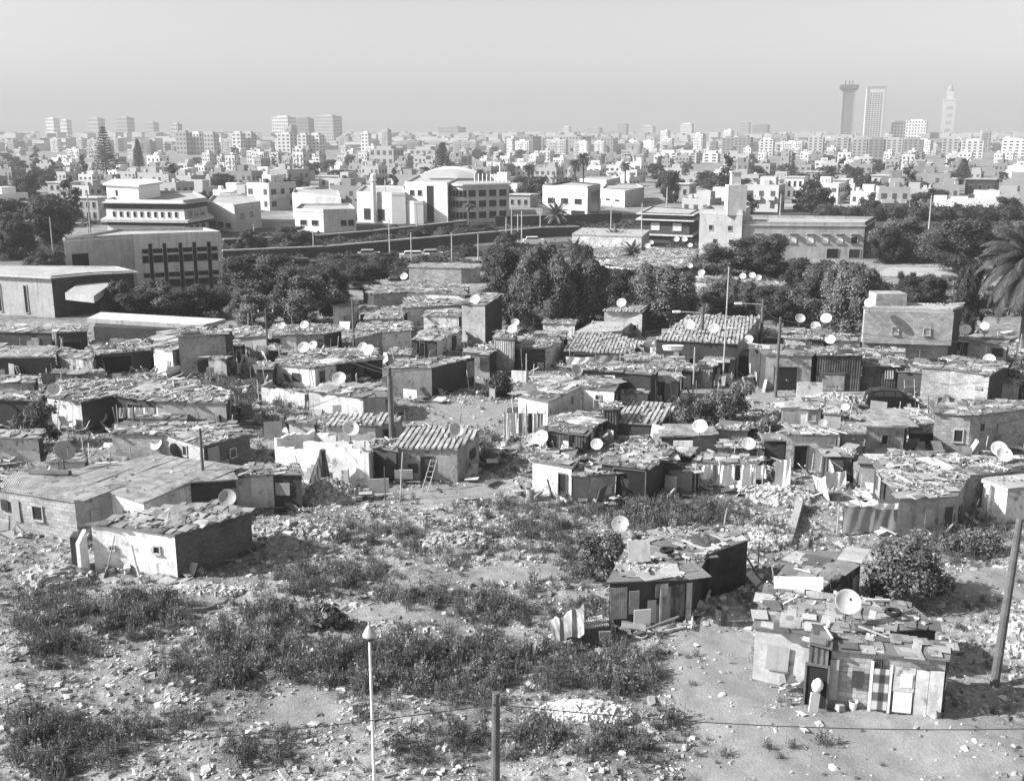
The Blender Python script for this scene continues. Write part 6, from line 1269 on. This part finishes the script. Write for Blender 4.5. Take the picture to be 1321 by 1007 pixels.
# house rooftop room
r2, P2_, h2 = f32; q = MB(); p = G(1148, 394, 5.8); q.box((p.x, p.y+.8, 6.3), (2.9, 2.2, 1.3), 'blk'); q.build('rooftop_room', r2)
q = MB(); a, b = P2_[0], P2_[1]; d = (b-a).to_2d(); c = (a+b).to_2d()/2; nr = Vector((d.y, -d.x)).normalized(); cc = c+nr*.35; q.box((cc.x, cc.y, (2.4+h2)/2-.02), (d.length+.1, .8, h2-2.45), 'blk', rz=math.atan2(d.y, d.x)); q.build('upper_storey', r2)
for f in (.36, .72): opening(r2, a+Vector((nr.x, nr.y, 0))*.76, b+Vector((nr.x, nr.y, 0))*.76, d.length*f, .6, 3.3, 4.0, 'window', 'grey')

# ---------- parked car ----------
def car(loc, rz):
    t = thing('parked_car', 'black five-door hatchback parked beside the pale yard wall', 'car', rz=rz); L, W = 4.1, 1.7
    # profile: x, z of bottom, belt, roof ; front towards +x
    xs_ = [-2.05, -1.98, -1.6, -1.0, -.3, .35, .9, 1.35, 1.75, 2.0, 2.06]; belt = [.62, .88, .95, .96, .95, .93, .92, .86, .76, .62, .45]; top = [.64, 1.05, 1.38, 1.47, 1.49, 1.45, 1.2, .9, .78, .63, .46]; wid = [.72, .8, .84, .85, .85, .85, .84, .82, .78, .7, .6]
    q = MB(); ring = []
    for x, bz, tz, w in zip(xs_, belt, top, wid): ring.append([(x, -w*.94, .22), (x, -w, .45), (x, -w, bz-.03), (x, -w*.95, bz), (x, -(w*.74 if tz > bz+.1 else w*.9), tz-.02), (x, 0, tz), (x, (w*.74 if tz > bz+.1 else w*.9), tz-.02), (x, w*.95, bz), (x, w, bz-.03), (x, w, .45), (x, w*.94, .22)])
    V = [p for r in ring for p in r]; k = 11; fs = [(i*k+j, (i+1)*k+j, (i+1)*k+(j+1) % k, i*k+(j+1) % k) for i in range(len(xs_)-1) for j in range(k)]; q.add(V, fs, 'carpaint')
    for e in (0, (len(xs_)-1)*k): q.add([V[e+j] for j in range(k)], [tuple(range(k))], 'carpaint')
    q.build('body', t, smooth=False).parent = t
    for s in (-1, 1):
        for x0_, x1_ in ((-1.5, -.75), (-.68, .12), (.18, .85)):
            q = MB(); zb, zt_ = .99, 1.36 if x0_ > -1 else 1.3; xb = x1_-(.42 if x1_ > .5 else 0); y0_, y1_ = s*.835, s*.69; q.add([(x0_, y0_, zb), (x1_, y0_, zb), (xb, y1_, zt_), (x0_+(.15 if x0_ < -1 else 0), y1_, zt_)], [(0, 1, 2, 3)], 'glass'); q.build('window', t)
    q = MB(); q.add([(1.32, -.66, .92), (1.32, .66, .92), (.42, .58, 1.45), (.42, -.58, 1.45)], [(0, 1, 2, 3)], 'glass'); q.build('windscreen', t); q = MB(); q.add([(-2.0, -.6, 1.06), (-2.0, .6, 1.06), (-1.62, .56, 1.38), (-1.62, -.56, 1.38)], [(3, 2, 1, 0)], 'glass'); q.build('rear_window', t)
    for x_ in (-1.28, 1.28):
        for s in (-1, 1):
            M = Matrix.Rotation(R(90), 4, 'X'); wv = MB(); torus(wv, (x_, s*.78, .31), .23, .09, 'rubber', M, 18); wh = wv.build('wheel', t); q = MB(); q.lathe([(.01, .06), (.16, .06), (.2, .02), (.2, -.06), (.01, -.06)], (x_, s*.8, .31), 'metal', 14, M=M); q.build('rim', wh)
    for s in (-1, 1):
        q = MB(); q.box((1.93, s*.55, .66), (.12, .28, .14), 'paint'); q.build('headlight', t); q = MB(); q.box((-2.0, s*.66, .85), (.08, .16, .3), 'metal'); q.build('tail_light', t); q = MB(); q.box((.75, s*.93, 1.0), (.12, .16, .12), 'carpaint'); q.build('mirror', t)
    q = MB(); q.box((2.06, 0, .38), (.1, 1.3, .16), 'metaldark'); q.build('bumper', t); t.location = loc
p = G(1152, 526); car((p.x, p.y+.6, 0), R(-9))
def van(label, px, py, L, m, rz=0):
    p = G(px, py); t = thing('vehicle', label, 'car', rz=rz); q = MB(); q.box((0, 0, .75), (L, 1.7, .9), m); q.box((-L*.06, 0, 1.4), (L*.62, 1.5, .6), m, taper=.85); q.build('body', t); q = MB(); q.box((-L*.06, 0, 1.42), (L*.6, 1.54, .35), 'glass', taper=.9); q.build('window', t)
    for x_ in (-L*.3, L*.3):
        for s in (-1, 1): q = MB(); torus(q, (x_, s*.8, .33), .22, .1, 'rubber', Matrix.Rotation(R(90), 4, 'X'), 12); q.build('wheel', t)
    t.location = (p.x, p.y, 0)
van('white van on the road by the railway wall', 535, 336, 5.2, 'paint', R(8)); van('dark car on the road with a pale rear, between the bushes', 392, 346, 4.2, 'carpaint', R(8)); van('pale car on the road right of the white van', 557, 334, 4, 'conc', R(8)); van('grey car behind the bush on the road', 476, 334, 4, 'metal', R(8))
van('pale car at the store wall left of the low palms', 688, 316, 4.2, 'paint', R(5))
# ---------- people ----------
def person(label, px, py, hh=1.68, top='clothwhite', leg='clothgrey', rz=0, stride=.12):
    p = G(px, py); root = thing('person', label, 'person', rz=rz); root.scale = (hh/1.75,)*3
    V = [(0, 0, .95), (0, 0, 1.15), (0, 0, 1.38), (0, -.01, 1.5), (0, -.02, 1.62), (0, -.02, 1.72), (.1, 0, .9), (.11, -stride, .5), (.11, .0, .08), (.11, -.12, .03), (-.1, 0, .9), (-.11, stride*.6, .5), (-.11, .1, .08), (-.11, -.02, .03),
         (.18, 0, 1.4), (.25, .02, 1.12), (.24, -.1, .88), (.24, -.14, .8), (-.18, 0, 1.4), (-.26, .02, 1.12), (-.24, -.12, .9), (-.24, -.16, .82)]
    E = [(0, 1), (1, 2), (2, 3), (3, 4), (4, 5), (0, 6), (6, 7), (7, 8), (8, 9), (0, 10), (10, 11), (11, 12), (12, 13), (2, 14), (14, 15), (15, 16), (16, 17), (2, 18), (18, 19), (19, 20), (20, 21)]
    rad = [.14, .13, .14, .06, .095, .07, .1, .07, .045, .035, .1, .07, .045, .035, .065, .045, .035, .03, .065, .045, .035, .03]
    def skin(name, vs, grow_, m, par):
        mp = {v: i for i, v in enumerate(vs)}; me = bpy.data.meshes.new(name); me.from_pydata([V[v] for v in vs], [(mp[a], mp[b]) for a, b in E if a in mp and b in mp], []); o = bpy.data.objects.new(name, me); COL.objects.link(o); o.parent = par
        md = o.modifiers.new('s', 'SKIN'); sv = me.skin_vertices[0].data if me.skin_vertices else None
        if sv is None: me.attributes; 
        o.modifiers.new('u', 'SUBSURF').levels = 1; me.materials.append(MATS[m])
        if not me.skin_vertices:
            bm = bmesh.new(); bm.from_mesh(me); bm.verts.layers.skin.verify(); bm.to_mesh(me); bm.free()
        for i, v in enumerate(vs): me.skin_vertices[0].data[i].radius = (rad[v]*grow_, rad[v]*grow_*.85)
        me.skin_vertices[0].data[0].use_root = True; o.modifiers['u'].render_levels = 2; return o
    b_ = skin('body', list(range(22)), 1.0, 'skin', root); skin('shirt', [0, 1, 2, 14, 15, 18, 19], 1.16, top, root); skin('trousers', [0, 6, 7, 8, 10, 11, 12], 1.18, leg, root); q = MB(); q.lathe([(.01, .09), (.07, .07), (.1, .01), (.09, -.04)], (0, .0, 1.69), 'clothdark', 10); q.build('hair', root); root.location = (p.x, p.y, 0)
import bmesh
person('person in a pale shirt standing in the dark gateway', 1016, 503, 1.7, 'clothwhite', 'clothgrey', .3); person('child in dark clothes standing beside the person in the gateway', 1024, 503, 1.3, 'clothdark', 'clothdark', -.4); person('person in dark clothes walking on the pale track below the white mast', 928, 505, 1.4, 'clothdark', 'clothgrey', .8)

# ---------- sky, sun, air, camera ----------
w = bpy.data.worlds.new('World'); sc.world = w; w.use_nodes = True; nt = w.node_tree; bg = nt.nodes['Background']
sky = nt.nodes.new('ShaderNodeTexSky'); sky.sky_type = 'NISHITA'; sky.sun_disc = False; EL, AZ = 33, 9
sky.sun_elevation = R(EL); sky.sun_rotation = R(270-AZ); sky.altitude = 0; sky.air_density = 1.0; sky.dust_density = 1.6; sky.ozone_density = 1.0
bw = nt.nodes.new('ShaderNodeRGBToBW'); nt.links.new(sky.outputs[0], bw.inputs[0]); nt.links.new(bw.outputs[0], bg.inputs[0]); bg.inputs[1].default_value = .104
sun = bpy.data.lights.new('sun', 'SUN'); sun.energy = 5.0; sun.angle = R(.53); so = bpy.data.objects.new('sun', sun); COL.objects.link(so)
sd = Vector((-math.cos(R(EL))*math.cos(R(AZ)), -math.cos(R(EL))*math.sin(R(AZ)), math.sin(R(EL)))); so.rotation_euler = sd.to_track_quat('Z', 'Y').to_euler()
m = bpy.data.materials.new('haze'); m.use_nodes = True; MATS['haze'] = m; nt = m.node_tree; nt.nodes.remove(nt.nodes['Principled BSDF']); pv = nt.nodes.new('ShaderNodeVolumePrincipled')
pv.inputs['Color'].default_value = (.5, .5, .5, 1); pv.inputs['Density'].default_value = .00034; pv.inputs['Anisotropy'].default_value = .0; nt.links.new(pv.outputs[0], nt.nodes['Material Output'].inputs['Volume'])
hz_ = MB(); hz_.box((0, 4350, 85), (18200, 9500, 174), 'haze'); tag(hz_.build('haze'), kind='stuff')
cam = bpy.data.cameras.new('camera'); co_ = bpy.data.objects.new('camera', cam); COL.objects.link(co_); co_.location = (0, 0, H); co_.rotation_euler = (math.pi/2-PITCH, 0, 0); cam.sensor_width = 36; cam.lens = F/1321*36; cam.clip_end = 30000; cam.clip_start = .5; sc.camera = co_
sc.view_settings.view_transform = 'Standard'; sc.view_settings.look = 'None'; sc.view_settings.exposure = .95; sc.view_settings.gamma = 1
sc.cycles.max_bounces = 4; sc.cycles.diffuse_bounces = 3; sc.cycles.glossy_bounces = 2; sc.cycles.transmission_bounces = 2; sc.cycles.volume_bounces = 1; sc.cycles.transparent_max_bounces = 4

# details of the ruined white house and the low ground
p = G(414, 626)
q = MB(); q.lathe([(.75, 0), (.6, .8), (.4, 1.6), (.22, 2.2), (.2, 2.5), (.01, 2.6)], (p.x, p.y-.5, 0), 'plank', 9, M=Matrix.Rotation(.12, 3, 'Y').to_4x4()); tag(q.build('brush_bundle'), 'dark tall bundle of brushwood leaning on the ruined white house', 'bundle')
p = G(382, 618); q = MB()
for k in range(6): q.box((p.x-.1+.28*k, p.y-.45, .1+.11*k), (.28, .9, .2+.22*k), 'white')
tag(q.build('outside_stair'), 'small white outside stair against the ruined white house', 'stair')
p = G(447, 634); q = MB(); q.box((p.x, p.y-.2, .7), (.5, .5, 1.7), 'pale', taper=.8); tag(q.build('buttress'), 'pale stub pier in front of the ruined white house', 'pier')

# more household things around the nearest shacks and lanes
def bucket(label, px, py, m, r=.17, hh=.34, z=0):
    p = G(px, py, z); q = MB(); q.lathe([(r*.75, 0), (r, hh), (r*1.06, hh), (r*1.06, hh-.03), (r*.9, hh-.03), (r*.7, .03), (.01, .03)], (p.x, p.y, z), m, 14); tag(q.build('bucket'), label, 'bucket', 'buckets and basins')
bucket('pale bucket by the foot of the curtained shack', 1100, 914, 'paint'); bucket('dark bucket at the right corner of the curtained shack', 1212, 926, 'metaldark'); bucket('pale basin before the ragged cloth shack', 826, 822, 'clothwhite', .3, .18); bucket('dark drum in the shade of the ragged shack', 930, 806, 'metaldark', .29, .85); bucket('grey drum beside the striped roof hut', 612, 612, 'metal', .29, .85); bucket('pale barrel at the corner of the white plastered shack', 684, 646, 'conc', .28, .8)
